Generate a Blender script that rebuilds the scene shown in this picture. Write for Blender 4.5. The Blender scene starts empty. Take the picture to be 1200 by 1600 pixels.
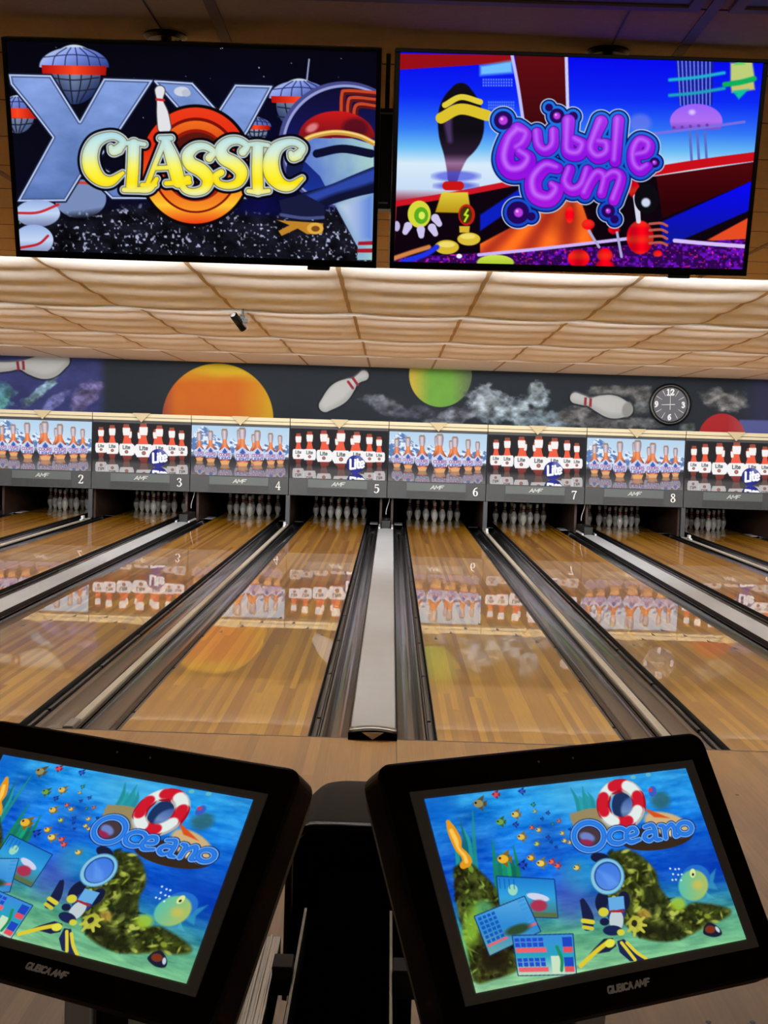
import bpy, bmesh, math, random
import numpy as np
from mathutils import Vector, Matrix, Euler
random.seed(7)
PI = math.pi
SC = bpy.context.scene
COL = SC.collection

# ------------------------------------------------------------------ camera
cam_d = bpy.data.cameras.new('camera'); cam = bpy.data.objects.new('camera', cam_d); COL.objects.link(cam)
cam_d.sensor_fit = 'VERTICAL'; cam_d.sensor_height = 36.0; cam_d.lens = 36.0 * 2200.3 / 1600.0
cam_d.clip_start = 0.05; cam_d.clip_end = 200
_p, _y, _r = .060925, .003851, .031815
cam.matrix_world = (Matrix.Translation((.0538, -7.8034, 1.7504)) @ Matrix.Rotation(_y, 4, 'Z')
                    @ Matrix.Rotation(PI/2 - _p, 4, 'X') @ Matrix.Rotation(_r, 4, 'Z'))
SC.camera = cam

# ------------------------------------------------------------------ world, light, exposure
w = bpy.data.worlds.new('world'); SC.world = w; w.use_nodes = True
w.node_tree.nodes['Background'].inputs[0].default_value = (1.0, .90, .76, 1)
w.node_tree.nodes['Background'].inputs[1].default_value = .29
SC.view_settings.view_transform = 'Standard'
SC.view_settings.look = 'None'
SC.view_settings.exposure = 0.0
SC.view_settings.gamma = 1.0
SC.view_settings.use_curve_mapping = False

def area(name, loc, rot, sx, sy, power, color):
    l = bpy.data.lights.new(name, 'AREA'); l.shape = 'RECTANGLE'; l.size = sx; l.size_y = sy
    l.energy = power; l.color = color
    o = bpy.data.objects.new(name, l); COL.objects.link(o); o.location = loc; o.rotation_euler = rot
    return o
WARM = (.97, .985, 1.0)
# tube lights hidden on the pin side of every ceiling step; they wash the ceiling and the lanes
STEPS = [(1.30, 5.30), (5.30, 9.25), (9.25, 13.1), (13.1, 16.9)]
TUBE_POWER = [660, 390, 315, 220]
TUBE_AIM = [130, 118, 58, 35]
for (ya, yb), pw, aim in zip(STEPS, TUBE_POWER, TUBE_AIM):
    area('step_tube_light', (0, ya + .10, 2.79), (math.radians(aim), 0, 0), 17, .05, pw, WARM)
# recessed lights added out of sight to brighten the approach (their fixtures are built with the ceiling)
FILL_TROFFERS = [(-.82, -1.80), (.38, -1.80)]
for x, y in FILL_TROFFERS:
    area('approach_fill_light', (x + .0, y, 2.735), (0, 0, 0), 1.0, .5, 3, WARM)

# ------------------------------------------------------------------ mesh helpers
def srgb(c):
    c = np.asarray(c, float) / 255.0
    return np.where(c <= .04045, c / 12.92, ((c + .055) / 1.055) ** 2.4)
def lin(c): return tuple(float(v) for v in srgb(c)) + (1.0,)

def mat(name, col, rough=.5, metal=0.0, var=.0, scale=20.0, coat=0.0, spec=.5, bump=0.0, emit=None, estr=0.0):
    """procedural principled material with a little noise variation"""
    m = bpy.data.materials.new(name); m.use_nodes = True
    nt = m.node_tree; b = nt.nodes['Principled BSDF']
    b.inputs['Roughness'].default_value = rough; b.inputs['Metallic'].default_value = metal
    b.inputs['Coat Weight'].default_value = coat; b.inputs['Coat Roughness'].default_value = .06
    b.inputs['Specular IOR Level'].default_value = spec
    c = lin(col)
    if emit: b.inputs['Emission Color'].default_value = lin(emit); b.inputs['Emission Strength'].default_value = estr
    tc = nt.nodes.new('ShaderNodeTexCoord'); nz = nt.nodes.new('ShaderNodeTexNoise')
    nz.inputs['Scale'].default_value = scale; nz.inputs['Detail'].default_value = 4
    nt.links.new(tc.outputs['Object'], nz.inputs['Vector'])
    mx = nt.nodes.new('ShaderNodeMix'); mx.data_type = 'RGBA'
    v = max(var, .03)
    mx.inputs[6].default_value = tuple(x * (1 - v) for x in c[:3]) + (1,)
    mx.inputs[7].default_value = tuple(min(1, x * (1 + v)) for x in c[:3]) + (1,)
    nt.links.new(nz.outputs['Fac'], mx.inputs[0]); nt.links.new(mx.outputs[2], b.inputs['Base Color'])
    if bump:
        bp = nt.nodes.new('ShaderNodeBump'); bp.inputs['Strength'].default_value = bump; bp.inputs['Distance'].default_value = .01
        nt.links.new(nz.outputs['Fac'], bp.inputs['Height']); nt.links.new(bp.outputs[0], b.inputs['Normal'])
    return m

def picture_mat(name, emit, rough=.25, base=0.0, coat=0.0, spec=.5):
    """shows the painted colour attribute: backlit (emit) or as paint (base)"""
    m = bpy.data.materials.new(name); m.use_nodes = True
    nt = m.node_tree; b = nt.nodes['Principled BSDF']
    at = nt.nodes.new('ShaderNodeAttribute'); at.attribute_name = 'art'
    b.inputs['Roughness'].default_value = rough; b.inputs['Specular IOR Level'].default_value = spec
    b.inputs['Coat Weight'].default_value = coat
    if base:
        nt.links.new(at.outputs['Color'], b.inputs['Base Color'])
    else:
        b.inputs['Base Color'].default_value = (.012, .012, .014, 1)
    if emit:
        nt.links.new(at.outputs['Color'], b.inputs['Emission Color']); b.inputs['Emission Strength'].default_value = emit
    return m

class MB:
    """collects shapes, builds ONE mesh object"""
    def __init__(s): s.v = []; s.f = []; s.m = []
    def add(s, vs, fs, mi=0):
        o = len(s.v); s.v += [tuple(v) for v in vs]; s.f += [tuple(i + o for i in f) for f in fs]; s.m += [mi] * len(fs); return s
    def box(s, x0, x1, y0, y1, z0, z1, mi=0):
        vs = [(x, y, z) for z in (z0, z1) for y in (y0, y1) for x in (x0, x1)]
        return s.add(vs, [(0, 2, 3, 1), (4, 5, 7, 6), (0, 1, 5, 4), (2, 6, 7, 3), (0, 4, 6, 2), (1, 3, 7, 5)], mi)
    def prism_y(s, poly, y0, y1, mi=0):
        """poly: list of (x, z) extruded from y0 (front) to y1"""
        n = len(poly); vs = [(x, y0, z) for x, z in poly] + [(x, y1, z) for x, z in poly]
        fs = [tuple(range(n)), tuple(range(2*n - 1, n - 1, -1))] + [(i, i + n, (i + 1) % n + n, (i + 1) % n) for i in range(n)]
        return s.add(vs, fs, mi)
    def prism_z(s, poly, z0, z1, mi=0):
        n = len(poly); vs = [(x, y, z0) for x, y in poly] + [(x, y, z1) for x, y in poly]
        fs = [tuple(range(n - 1, -1, -1)), tuple(range(n, 2*n))] + [(i, (i + 1) % n, (i + 1) % n + n, i + n) for i in range(n)]
        return s.add(vs, fs, mi)
    def sheet(s, sec, ys, mi=0, close=False):
        """loft a list of cross sections (each list of (x,z)) along ys"""
        n = len(sec[0]); vs = [(x, y, z) for q, y in zip(sec, ys) for x, z in q]; fs = []
        for j in range(len(ys) - 1):
            for i in range(n if close else n - 1):
                a = j*n + i; b = j*n + (i + 1) % n
                fs.append((a, b, b + n, a + n))
        return s.add(vs, fs, mi)
    def lathe(s, prof, cx=0, cy=0, n=16, mi=None):
        vs = []; fs = []; ms = []
        for r, z in prof:
            for k in range(n): vs.append((cx + r*math.cos(2*PI*k/n), cy + r*math.sin(2*PI*k/n), z))
        for j in range(len(prof) - 1):
            for k in range(n): fs.append((j*n + k, j*n + (k + 1) % n, (j + 1)*n + (k + 1) % n, (j + 1)*n + k)); ms.append(mi(j) if mi else 0)
        o = len(s.v); s.v += vs; s.f += [tuple(i + o for i in f) for f in fs]; s.m += ms
        return s
    def tube(s, pts, r, n=8, mi=0):
        pts = [Vector(p) for p in pts]; rings = []
        for i, p in enumerate(pts):
            d = (pts[min(i + 1, len(pts) - 1)] - pts[max(i - 1, 0)]).normalized()
            u = d.cross(Vector((0, 0, 1)) if abs(d.z) < .9 else Vector((1, 0, 0))).normalized(); v = d.cross(u)
            rings.append([p + (u*math.cos(2*PI*k/n) + v*math.sin(2*PI*k/n))*r for k in range(n)])
        vs = [q for g in rings for q in g]; fs = []
        for j in range(len(pts) - 1):
            for k in range(n): fs.append((j*n + k, j*n + (k + 1) % n, (j + 1)*n + (k + 1) % n, (j + 1)*n + k))
        fs += [tuple(range(n - 1, -1, -1)), tuple(range((len(pts) - 1)*n, len(pts)*n))]
        return s.add(vs, fs, mi)
    def mesh(s, name, mats, smooth=False, bevel=0):
        me = bpy.data.meshes.new(name); me.from_pydata(s.v, [], s.f)
        for m in mats: me.materials.append(m)
        me.polygons.foreach_set('material_index', s.m)
        bm = bmesh.new(); bm.from_mesh(me); bmesh.ops.recalc_face_normals(bm, faces=bm.faces); bm.to_mesh(me); bm.free()
        if smooth: me.polygons.foreach_set('use_smooth', [True]*len(me.polygons))
        me.update(); return me
    def build(s, name, mats, parent=None, smooth=False, bevel=0, loc=None, rot=None, autos=None):
        if not isinstance(mats, (list, tuple)): mats = [mats]
        o = bpy.data.objects.new(name, s.mesh(name, mats, smooth)); COL.objects.link(o)
        if parent: o.parent = parent
        if loc: o.location = loc
        if rot: o.rotation_euler = rot
        if bevel:
            b = o.modifiers.new('bevel', 'BEVEL'); b.width = bevel; b.segments = 3; b.limit_method = 'ANGLE'; b.angle_limit = math.radians(40)
            o.data.polygons.foreach_set('use_smooth', [True]*len(o.data.polygons))
            wn = o.modifiers.new('wn', 'WEIGHTED_NORMAL')
        return o

def tag(o, label=None, cat=None, group=None, kind=None):
    if label: o['label'] = label
    if cat: o['category'] = cat
    if group: o['group'] = group
    if kind: o['kind'] = kind
    return o
def empty(name, loc=(0, 0, 0), rot=(0, 0, 0)):
    o = bpy.data.objects.new(name, None); COL.objects.link(o); o.location = loc; o.rotation_euler = rot; o.empty_display_size = .1
    return o
def struct(name, mb, m, **k):
    o = mb.build(name, m, **k); o['kind'] = 'structure'; return o
def copy_tree(o, parent=None):
    c = o.copy(); COL.objects.link(c)
    for k in ('label', 'group'):
        if k in c and parent is None: del c[k]
    if parent: c.parent = parent
    for ch in [x for x in bpy.data.objects if x.parent == o]: copy_tree(ch, c)
    return c
def link_mesh(name, me, parent, loc=None, rot=None):
    o = bpy.data.objects.new(name, me); COL.objects.link(o); o.parent = parent
    if loc: o.location = loc
    if rot: o.rotation_euler = rot
    return o

# ------------------------------------------------------------------ strokes (lettering)
def smooth_line(pts, n=8, r0=1.0):
    P = np.array([tuple(p) + ((r0,) if len(p) == 2 else ()) for p in pts], float)
    if len(P) < 3: return P
    Q = np.vstack([2*P[0] - P[1], P, 2*P[-1] - P[-2]]); out = []
    for i in range(1, len(Q) - 2):
        a, b, c, d = Q[i-1], Q[i], Q[i+1], Q[i+2]
        for t in np.linspace(0, 1, n, endpoint=False):
            out.append(.5*((2*b) + (-a + c)*t + (2*a - 5*b + 4*c - d)*t*t + (-a + 3*b - 3*c + d)*t**3))
    out.append(P[-1]); return np.array(out)
# simple letter skeletons in a unit box, y down; 'S' = straight polyline, 'C' = smooth curve
G = {
 'A': (.7, [('S', [(0, 1), (.35, 0), (.7, 1)]), ('S', [(.14, .66), (.56, .66)])]),
 'M': (.8, [('S', [(0, 1), (.06, 0), (.4, .7), (.74, 0), (.8, 1)])]),
 'F': (.55, [('S', [(.55, 0), (0, 0), (0, 1)]), ('S', [(0, .48), (.45, .48)])]),
 'Q': (.8, [('C', [(.4, 0), (.08, .1), (0, .5), (.08, .9), (.4, 1), (.72, .9), (.8, .5), (.72, .1), (.4, 0)]), ('S', [(.5, .7), (.8, 1.05)])]),
 'U': (.7, [('C', [(0, 0), (0, .6), (.1, .95), (.35, 1), (.6, .95), (.7, .6), (.7, 0)])]),
 'B': (.6, [('S', [(0, 0), (0, 1)]), ('C', [(0, 0), (.4, 0), (.55, .22), (.4, .46), (0, .48)]), ('C', [(0, .48), (.45, .5), (.62, .75), (.45, 1), (0, 1)])]),
 'I': (.1, [('S', [(.05, 0), (.05, 1)])]),
 'C': (.65, [('C', [(.65, .12), (.4, 0), (.08, .12), (0, .5), (.08, .88), (.4, 1), (.65, .88)])]),
 'L': (.5, [('S', [(0, 0), (0, 1), (.5, 1)])]),
 'G': (.7, [('C', [(.65, .12), (.4, 0), (.08, .12), (0, .5), (.08, .88), (.4, 1), (.66, .9), (.68, .55)]), ('S', [(.68, .55), (.4, .55)])]),
 'H': (.6, [('S', [(0, 0), (0, 1)]), ('S', [(.6, 0), (.6, 1)]), ('S', [(0, .5), (.6, .5)])]),
 'T': (.6, [('S', [(0, 0), (.6, 0)]), ('S', [(.3, 0), (.3, 1)])]),
 'O': (.75, [('C', [(.38, 0), (.08, .12), (0, .5), (.08, .88), (.38, 1), (.68, .88), (.75, .5), (.68, .12), (.38, 0)])]),
 'R': (.6, [('S', [(0, 1), (0, 0)]), ('C', [(0, 0), (.45, 0), (.58, .25), (.45, .5), (0, .52)]), ('S', [(.3, .52), (.62, 1)])]),
 'S': (.55, [('C', [(.52, .12), (.28, 0), (.03, .2), (.15, .45), (.45, .58), (.52, .82), (.28, 1), (0, .88)])]),
 'i': (.12, [('S', [(.06, .35), (.06, 1)]), ('S', [(.06, .08), (.06, .12)])]),
 't': (.4, [('C', [(.15, .05), (.15, .6), (.18, .95), (.4, .98)]), ('S', [(0, .35), (.38, .35)])]),
 'e': (.5, [('C', [(.02, .66), (.48, .62), (.42, .38), (.22, .34), (.02, .5), (.02, .8), (.2, 1), (.48, .9)])]),
 "'": (.1, [('S', [(.05, 0), (.0, .25)])]),
 ' ': (.3, []),
}
# upright bold serif lane numbers: (x, y, radius), unit height
D = {
 1: [[(.30, .05, .07), (.30, .95, .07)], [(.12, .14, .03), (.28, .05, .05)], [(.12, .98, .025), (.48, .98, .025)]],
 2: [[(.06, .22, .075), (.12, .06, .05), (.3, .02, .035), (.47, .12, .07), (.46, .34, .085), (.3, .6, .05), (.08, .9, .03)], [(.06, .93, .055), (.5, .93, .055)], [(.54, .78, .03), (.5, .93, .05)]],
 3: [[(.07, .18, .07), (.15, .04, .04), (.33, .04, .04), (.44, .18, .075), (.36, .38, .04), (.22, .45, .03)], [(.22, .45, .03), (.4, .5, .045), (.5, .7, .085), (.38, .92, .055), (.2, .97, .035), (.07, .86, .07)]],
 4: [[(.4, .04, .03), (.4, .96, .075)], [(.38, .04, .03), (.03, .68, .03)], [(.03, .7, .045), (.55, .7, .045)], [(.26, .98, .02), (.54, .98, .02)]],
 5: [[(.12, .06, .055), (.48, .06, .055)], [(.12, .06, .03), (.1, .42, .03)], [(.1, .42, .03), (.3, .36, .045), (.48, .5, .08), (.48, .76, .085), (.32, .95, .05), (.15, .97, .035), (.06, .87, .07)]],
 6: [[(.48, .03, .035), (.24, .16, .06), (.1, .42, .085), (.09, .68, .085), (.16, .9, .06), (.3, .97, .035), (.46, .88, .06), (.5, .7, .08), (.44, .5, .06), (.3, .44, .035), (.16, .52, .04)]],
 7: [[(.05, .08, .06), (.52, .08, .06)], [(.04, .06, .03), (.04, .25, .025)], [(.52, .1, .035), (.34, .45, .05), (.24, .95, .075)]],
 8: [[(.3, .02, .035), (.13, .1, .06), (.12, .28, .065), (.3, .45, .07), (.46, .6, .075), (.5, .8, .075), (.3, .98, .035), (.1, .86, .065), (.1, .66, .06), (.3, .46, .04), (.45, .28, .055), (.44, .1, .055), (.3, .02, .035)]],
 9: [[(.1, .97, .035), (.34, .84, .06), (.48, .58, .085), (.49, .32, .085), (.42, .1, .06), (.28, .03, .035), (.12, .12, .06), (.08, .3, .08), (.14, .5, .06), (.28, .56, .035), (.42, .48, .04)]],
 0: [[(.3, .03, .035), (.12, .15, .06), (.07, .5, .09), (.12, .85, .06), (.3, .97, .035), (.48, .85, .06), (.53, .5, .09), (.48, .15, .06), (.3, .03, .035)]],
}
def text_strokes(txt, h, r, space=.22, slant=0.0, wide=1.0):
    """strokes of a word, origin at its left top, y down"""
    out = []; x = 0
    for c in txt:
        wd, st = G[c]
        for kind, pts in st:
            P = np.array([(x + px*h*wide + slant*(1 - py)*h, py*h, r) for px, py in pts])
            out.append(smooth_line(P) if kind == 'C' else P)
        x += (wd*wide + space)*h
    return out, x - space*h
def ribbon(mb, strokes, place, mi=0, depth=.003):
    """flat lettering as thin solid strips; place(x, ydown, d) -> 3D"""
    cnt = 0
    for P in strokes:
        for a, b in zip(P[:-1], P[1:]):
            cnt += 1; lift = depth*.02*(cnt % 23)
            d = b[:2] - a[:2]; L = np.hypot(*d)
            if L < 1e-9: continue
            d = d/L; nrm = np.array([-d[1], d[0]])
            poly = []
            for k in range(5):
                t = PI/2 + k*PI/4
                poly.append(a[:2] + a[2]*(math.cos(t)*d + math.sin(t)*nrm))
            for k in range(5):
                t = -PI/2 + k*PI/4
                poly.append(b[:2] + b[2]*(math.cos(t)*d + math.sin(t)*nrm))
            n = len(poly)
            vs = [place(q[0], q[1], 0) for q in poly] + [place(q[0], q[1], depth + lift) for q in poly]
            mb.add(vs, [tuple(range(n)), tuple(range(2*n - 1, n - 1, -1))] + [(i, i + n, (i + 1) % n + n, (i + 1) % n) for i in range(n)], mi)
    return mb

# ------------------------------------------------------------------ painted pictures (colours stored on a fine grid mesh)
def homog(q):
    """maps unit square (u right, v down) to the quad q = TL, TR, BR, BL"""
    src = [(0, 0), (1, 0), (1, 1), (0, 1)]; A = []; B = []
    for (u, v), (x, y) in zip(src, q):
        A.append([u, v, 1, 0, 0, 0, -x*u, -x*v]); B.append(x)
        A.append([0, 0, 0, u, v, 1, -y*u, -y*v]); B.append(y)
    h = np.linalg.solve(np.array(A, float), np.array(B, float)); return np.append(h, 1).reshape(3, 3)
_lat = np.random.RandomState(3).rand(256, 256)
def vnoise(x, y):
    xi = np.floor(x).astype(int); yi = np.floor(y).astype(int); fx = x - xi; fy = y - yi
    fx = fx*fx*(3 - 2*fx); fy = fy*fy*(3 - 2*fy)
    g = lambda i, j: _lat[i & 255, j & 255]
    return (g(xi, yi)*(1-fx) + g(xi+1, yi)*fx)*(1-fy) + (g(xi, yi+1)*(1-fx) + g(xi+1, yi+1)*fx)*fy
def fbm(x, y, o=5):
    s = 0; a = .5; t = 0
    for k in range(o): s = s + a*vnoise(x*2**k + 17.3*k, y*2**k + 5.1*k); t += a; a *= .55
    return s/t
class Art:
    def __init__(s, nx, ny, quad, aa=1.5):
        s.nx, s.ny, s.aa = nx, ny, aa
        u, v = np.meshgrid(np.linspace(0, 1, nx), np.linspace(0, 1, ny)); u = u.ravel(); v = v.ravel()
        H = homog(quad); p = H @ np.stack([u, v, np.ones_like(u)]); s.u, s.v = u, v
        s.x = p[0]/p[2]; s.y = p[1]/p[2]; s.c = np.zeros((len(u), 3))
    def all(s, col):
        s.c[:] = col(s.x, s.y) if callable(col) else np.array(col, float)
    def put(s, idx, sd, col, a=1.0, aa=None):
        if len(idx) == 0: return
        k = np.clip(.5 - sd/(aa or s.aa), 0, 1)*a
        c = col(s.x[idx], s.y[idx]) if callable(col) else np.array(col, float)
        s.c[idx] = s.c[idx]*(1 - k[:, None]) + c*k[:, None]
    def box_idx(s, x0, y0, x1, y1, pad=0):
        return np.nonzero((s.x > x0 - pad) & (s.x < x1 + pad) & (s.y > y0 - pad) & (s.y < y1 + pad))[0]
    def ell(s, cx, cy, rx, ry, col, a=1.0, rot=0, aa=None, grow=0, cond=None):
        R_ = max(rx, ry) + grow + (aa or 3); i = s.box_idx(cx - R_, cy - R_, cx + R_, cy + R_)
        if cond is not None: i = i[cond(s.x[i], s.y[i])]
        dx, dy = s.x[i] - cx, s.y[i] - cy; c_, s_ = math.cos(rot), math.sin(rot)
        X, Y = c_*dx + s_*dy, -s_*dx + c_*dy; k = np.hypot(X/(rx + grow), Y/(ry + grow))
        s.put(i, (k - 1)*min(rx + grow, ry + grow), col, a, aa)
    def poly_sd(s, pts, pad=3):
        P = np.array(pts, float); i = s.box_idx(P[:, 0].min(), P[:, 1].min(), P[:, 0].max(), P[:, 1].max(), pad)
        x, y = s.x[i], s.y[i]; d = np.full(len(i), 1e9); ins = np.zeros(len(i), bool)
        for (ax, ay), (bx, by) in zip(P, np.roll(P, -1, 0)):
            ex, ey = bx - ax, by - ay; wx, wy = x - ax, y - ay
            t = np.clip((wx*ex + wy*ey)/(ex*ex + ey*ey + 1e-12), 0, 1)
            d = np.minimum(d, np.hypot(wx - ex*t, wy - ey*t))
            cr = ((ay > y) != (by > y)) & (x < (bx - ax)*(y - ay)/((by - ay) if by != ay else 1e-9) + ax)
            ins ^= cr
        return i, np.where(ins, -d, d)
    def poly(s, pts, col, a=1.0, grow=0, aa=None, smooth=False):
        if smooth: pts = smooth_line([tuple(p) for p in pts] + [tuple(pts[0])], 6)[:, :2]
        i, sd = s.poly_sd(pts, 3 + grow + (aa or 0)); s.put(i, sd - grow, col, a, aa)
    def stroke_sd(s, strokes, pad=4):
        X0 = min((P[:, 0] - P[:, 2]).min() for P in strokes); X1 = max((P[:, 0] + P[:, 2]).max() for P in strokes)
        Y0 = min((P[:, 1] - P[:, 2]).min() for P in strokes); Y1 = max((P[:, 1] + P[:, 2]).max() for P in strokes)
        i = s.box_idx(X0, Y0, X1, Y1, pad); x, y = s.x[i], s.y[i]; d = np.full(len(i), 1e9)
        for P in strokes:
            for a_, b_ in zip(P[:-1], P[1:]):
                ex, ey = b_[0] - a_[0], b_[1] - a_[1]; wx, wy = x - a_[0], y - a_[1]
                t = np.clip((wx*ex + wy*ey)/(ex*ex + ey*ey + 1e-12), 0, 1)
                d = np.minimum(d, np.hypot(wx - ex*t, wy - ey*t) - (a_[2] + (b_[2] - a_[2])*t))
        return i, d
    def line(s, pts, col, r=2, a=1.0, aa=None, curve=True, grow=0):
        P = smooth_line(pts, 8, r) if curve else np.array([tuple(p) + ((r,) if len(p) == 2 else ()) for p in pts], float)
        i, sd = s.stroke_sd([P], 4 + grow + (aa or 0)); s.put(i, sd - grow, col, a, aa)
    def mesh(s, name, corner, ux, vz, m):
        """grid mesh: corner = 3D top-left, ux = vector along the top, vz = vector down the side"""
        nx, ny = s.nx, s.ny
        co = np.array(corner)[None] + s.u[:, None]*np.array(ux)[None] + s.v[:, None]*np.array(vz)[None]
        me = bpy.data.meshes.new(name); me.vertices.add(nx*ny); me.vertices.foreach_set('co', co.astype(np.float32).ravel())
        j, i = np.meshgrid(np.arange(ny - 1), np.arange(nx - 1), indexing='ij'); a = (j*nx + i).ravel()
        q = np.stack([a, a + nx, a + nx + 1, a + 1], 1).astype(np.int32)
        me.loops.add(q.size); me.loops.foreach_set('vertex_index', q.ravel())
        me.polygons.add(len(q)); me.polygons.foreach_set('loop_start', np.arange(0, q.size, 4, dtype=np.int32))
        try: me.polygons.foreach_set('loop_total', np.full(len(q), 4, dtype=np.int32))
        except Exception: pass
        me.update(calc_edges=True); me.validate()
        at = me.color_attributes.new('art', 'FLOAT_COLOR', 'POINT')
        c = np.ones((nx*ny, 4), np.float32); c[:, :3] = srgb(np.clip(s.c, 0, 255)); at.data.foreach_set('color', c.ravel())
        me.materials.append(m); return me
def grad(stops, axis=1):
    P = np.array([k for k, _ in stops], float); Cc = np.array([c for _, c in stops], float)
    def f(x, y):
        t = y if axis == 1 else x
        return np.stack([np.interp(t, P, Cc[:, k]) for k in range(3)], 1)
    return f

# ================================================================== PICTURES
def shade(c, k): return tuple(min(255, v*k) for v in c)
def art_classic():
    A = Art(640, 352, [(20.5, 50.5), (1178.1, 85.5), (1162.3, 733.9), (64.5, 698.8)], 2.2)
    def bg(x, y):
        n = fbm(x/90, y/90); t = np.clip((y - 60)/500, 0, 1)
        b = np.stack([4 + 10*n*t, 4 + 10*n*t, 14 + 60*n*t*np.clip((x - 300)/500, 0, 1) + 14*t], 1); return b
    A.all(bg)
    rs = random.Random(5)
    for k in range(34):
        A.ell(rs.uniform(30, 1180), rs.uniform(70, 380), rs.uniform(.9, 2.0), rs.uniform(.9, 2.0), (220, 225, 250), rs.uniform(.3, 1), aa=2)
    def dome(cx, cy, r, band):
        A.ell(cx, cy + r*.25, r*.85, r*.95, lambda x, y: np.clip(np.stack([150 - (y - cy)*.9 - abs(x - cx)*.7, 165 - (y - cy)*.9 - abs(x - cx)*.7, 190 - (y - cy)*.7 - abs(x - cx)*.6], 1), 8, 255))
        for k in (-.55, -.15, .25, .6): A.line([(cx + k*r, cy + 6), (cx + k*r*.8, cy + r*.6), (cx + k*r*.3, cy + r*1.15)], (25, 28, 45), 2)
        for q in (.35, .7): A.line([(cx - r*.8, cy + r*q), (cx, cy + r*(q + .08)), (cx + r*.8, cy + r*q)], (30, 34, 52), 2)
        A.ell(cx, cy, r*1.12, r*.62, lambda x, y: np.clip(np.stack([95 + (cx - x)*.5 - (y - cy)*.9, 115 + (cx - x)*.5 - (y - cy)*.9, 190 + (cx - x)*.5 - (y - cy)], 1), 15, 235), cond=lambda x, y: y < cy + 2)
        for k in (-.7, -.3, .1, .5, .85): A.line([(cx + k*r, cy - 3), (cx + k*r*.85, cy - r*.35), (cx + k*r*.35, cy - r*.6)], (35, 38, 85), 1.6)
        A.line([(cx - r, cy - r*.3), (cx, cy - r*.38), (cx + r, cy - r*.26)], (40, 45, 95), 1.6)
        A.poly([(cx - r*1.05, cy - 5), (cx + r*1.05, cy - 2), (cx + r*1.02, cy + band), (cx - r*1.02, cy + band - 4)], grad([(cx - r, (190, 20, 10)), (cx, (250, 70, 35)), (cx + r, (170, 20, 12))], 0))
    dome(232, 130, 97, 27); dome(55, 262, 62, 30); dome(935, 226, 84, 20); dome(800, 315, 42, 12)
    A.line([(966, 108), (959, 172)], (150, 160, 200), 2.4, curve=False)
    A.ell(252, 540, 80, 60, (120, 140, 185)); A.line([(190, 500), (250, 490), (320, 498)], (200, 60, 60), 4)
    steel = lambda x, y: np.clip(np.stack([92 + 50*fbm(x/120, y/60) + (300 - y)*.10, 120 + 50*fbm(x/120, y/60) + (300 - y)*.10, 178 + 60*fbm(x/120, y/60) + (300 - y)*.10], 1), 0, 255)
    for pts in ([(478, 172), (602, 180), (682, 268), (735, 186), (852, 190), (775, 330), (700, 440), (770, 540), (640, 540), (560, 420), (600, 310)],
                [(28, 154), (160, 157), (250, 300), (325, 167), (478, 172), (357, 355), (300, 430), (480, 540), (350, 540), (262, 455), (205, 547), (55, 548), (165, 350), (92, 255), (34, 185)]):
        A.poly(pts, (20, 24, 50), grow=5); A.poly(pts, (185, 205, 245)); A.poly(pts, (70, 84, 130), grow=-5); A.poly(pts, steel, grow=-9)
    # rubble ground
    def rub(x, y):
        n = vnoise(x/11, y/9)*vnoise(x/5.2 + 40, y/5.6); m = np.clip((n - .40)*4, 0, 1)[:, None]; b = (fbm(x/40, y/30) - .3)[:, None]
        return np.array([8, 8, 14]) + m*np.array([150, 155, 175]) + b*np.array([40, 42, 60])
    i = np.nonzero(A.y > 545)[0]; A.put(i, (575 + 18*np.sin(A.x[i]/110) - A.y[i]), rub, aa=30)
    # pins standing in the lower left corner
    for cx, cy, rx, ry in ((118, 585, 70, 42), (105, 668, 62, 48)):
        A.ell(cx, cy, rx, ry, grad([(cy - ry, (150, 175, 225)), (cy, (195, 215, 245)), (cy + ry, (110, 120, 165))]))
    A.line([(58, 584), (120, 582), (182, 558)], (200, 40, 50), 4); A.line([(62, 692), (120, 680), (150, 655)], (190, 30, 45), 4)
    # red and yellow target ring
    A.ell(610, 437, 172, 182, (12, 6, 10), grow=8)
    A.ell(610, 437, 170, 180, grad([(257, (235, 60, 25)), (380, (225, 40, 20)), (470, (240, 90, 25)), (560, (255, 200, 50)), (617, (235, 60, 20))]))
    A.ell(610, 437, 170, 180, (200, 25, 15), .0)
    A.ell(612, 436, 138, 148, (120, 14, 10)); A.ell(612, 438, 130, 140, grad([(300, (240, 110, 30)), (400, (210, 50, 20)), (520, (235, 110, 30)), (575, (250, 150, 40))]))
    A.ell(612, 436, 104, 112, (150, 25, 12)); A.ell(614, 438, 96, 104, grad([(340, (90, 22, 14)), (440, (60, 14, 14)), (540, (160, 40, 20))]))
    # space ship cockpit with a giant pin
    A.ell(1075, 372, 205, 196, (70, 75, 135), cond=lambda x, y: (x < 1178)); A.ell(1078, 374, 196, 188, (150, 160, 215)); A.ell(1080, 376, 190, 182, grad([(190, (14, 12, 45)), (350, (20, 22, 90)), (520, (26, 52, 150))]))
    A.ell(925, 420, 26, 95, (18, 26, 70), rot=.2)
    for k, (x0, y0) in enumerate(((1066, 205), (1086, 226), (1106, 246))):
        A.line([(x0, 300), (x0 + 2, y0 + 14), (x0 + 18, y0), (1172, y0 + 6)], (200, 70, 35), 5); A.line([(x0 + 9, 300), (x0 + 11, y0 + 18), (x0 + 26, y0 + 9), (1172, y0 + 14)], (95, 20, 20), 4)
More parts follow.
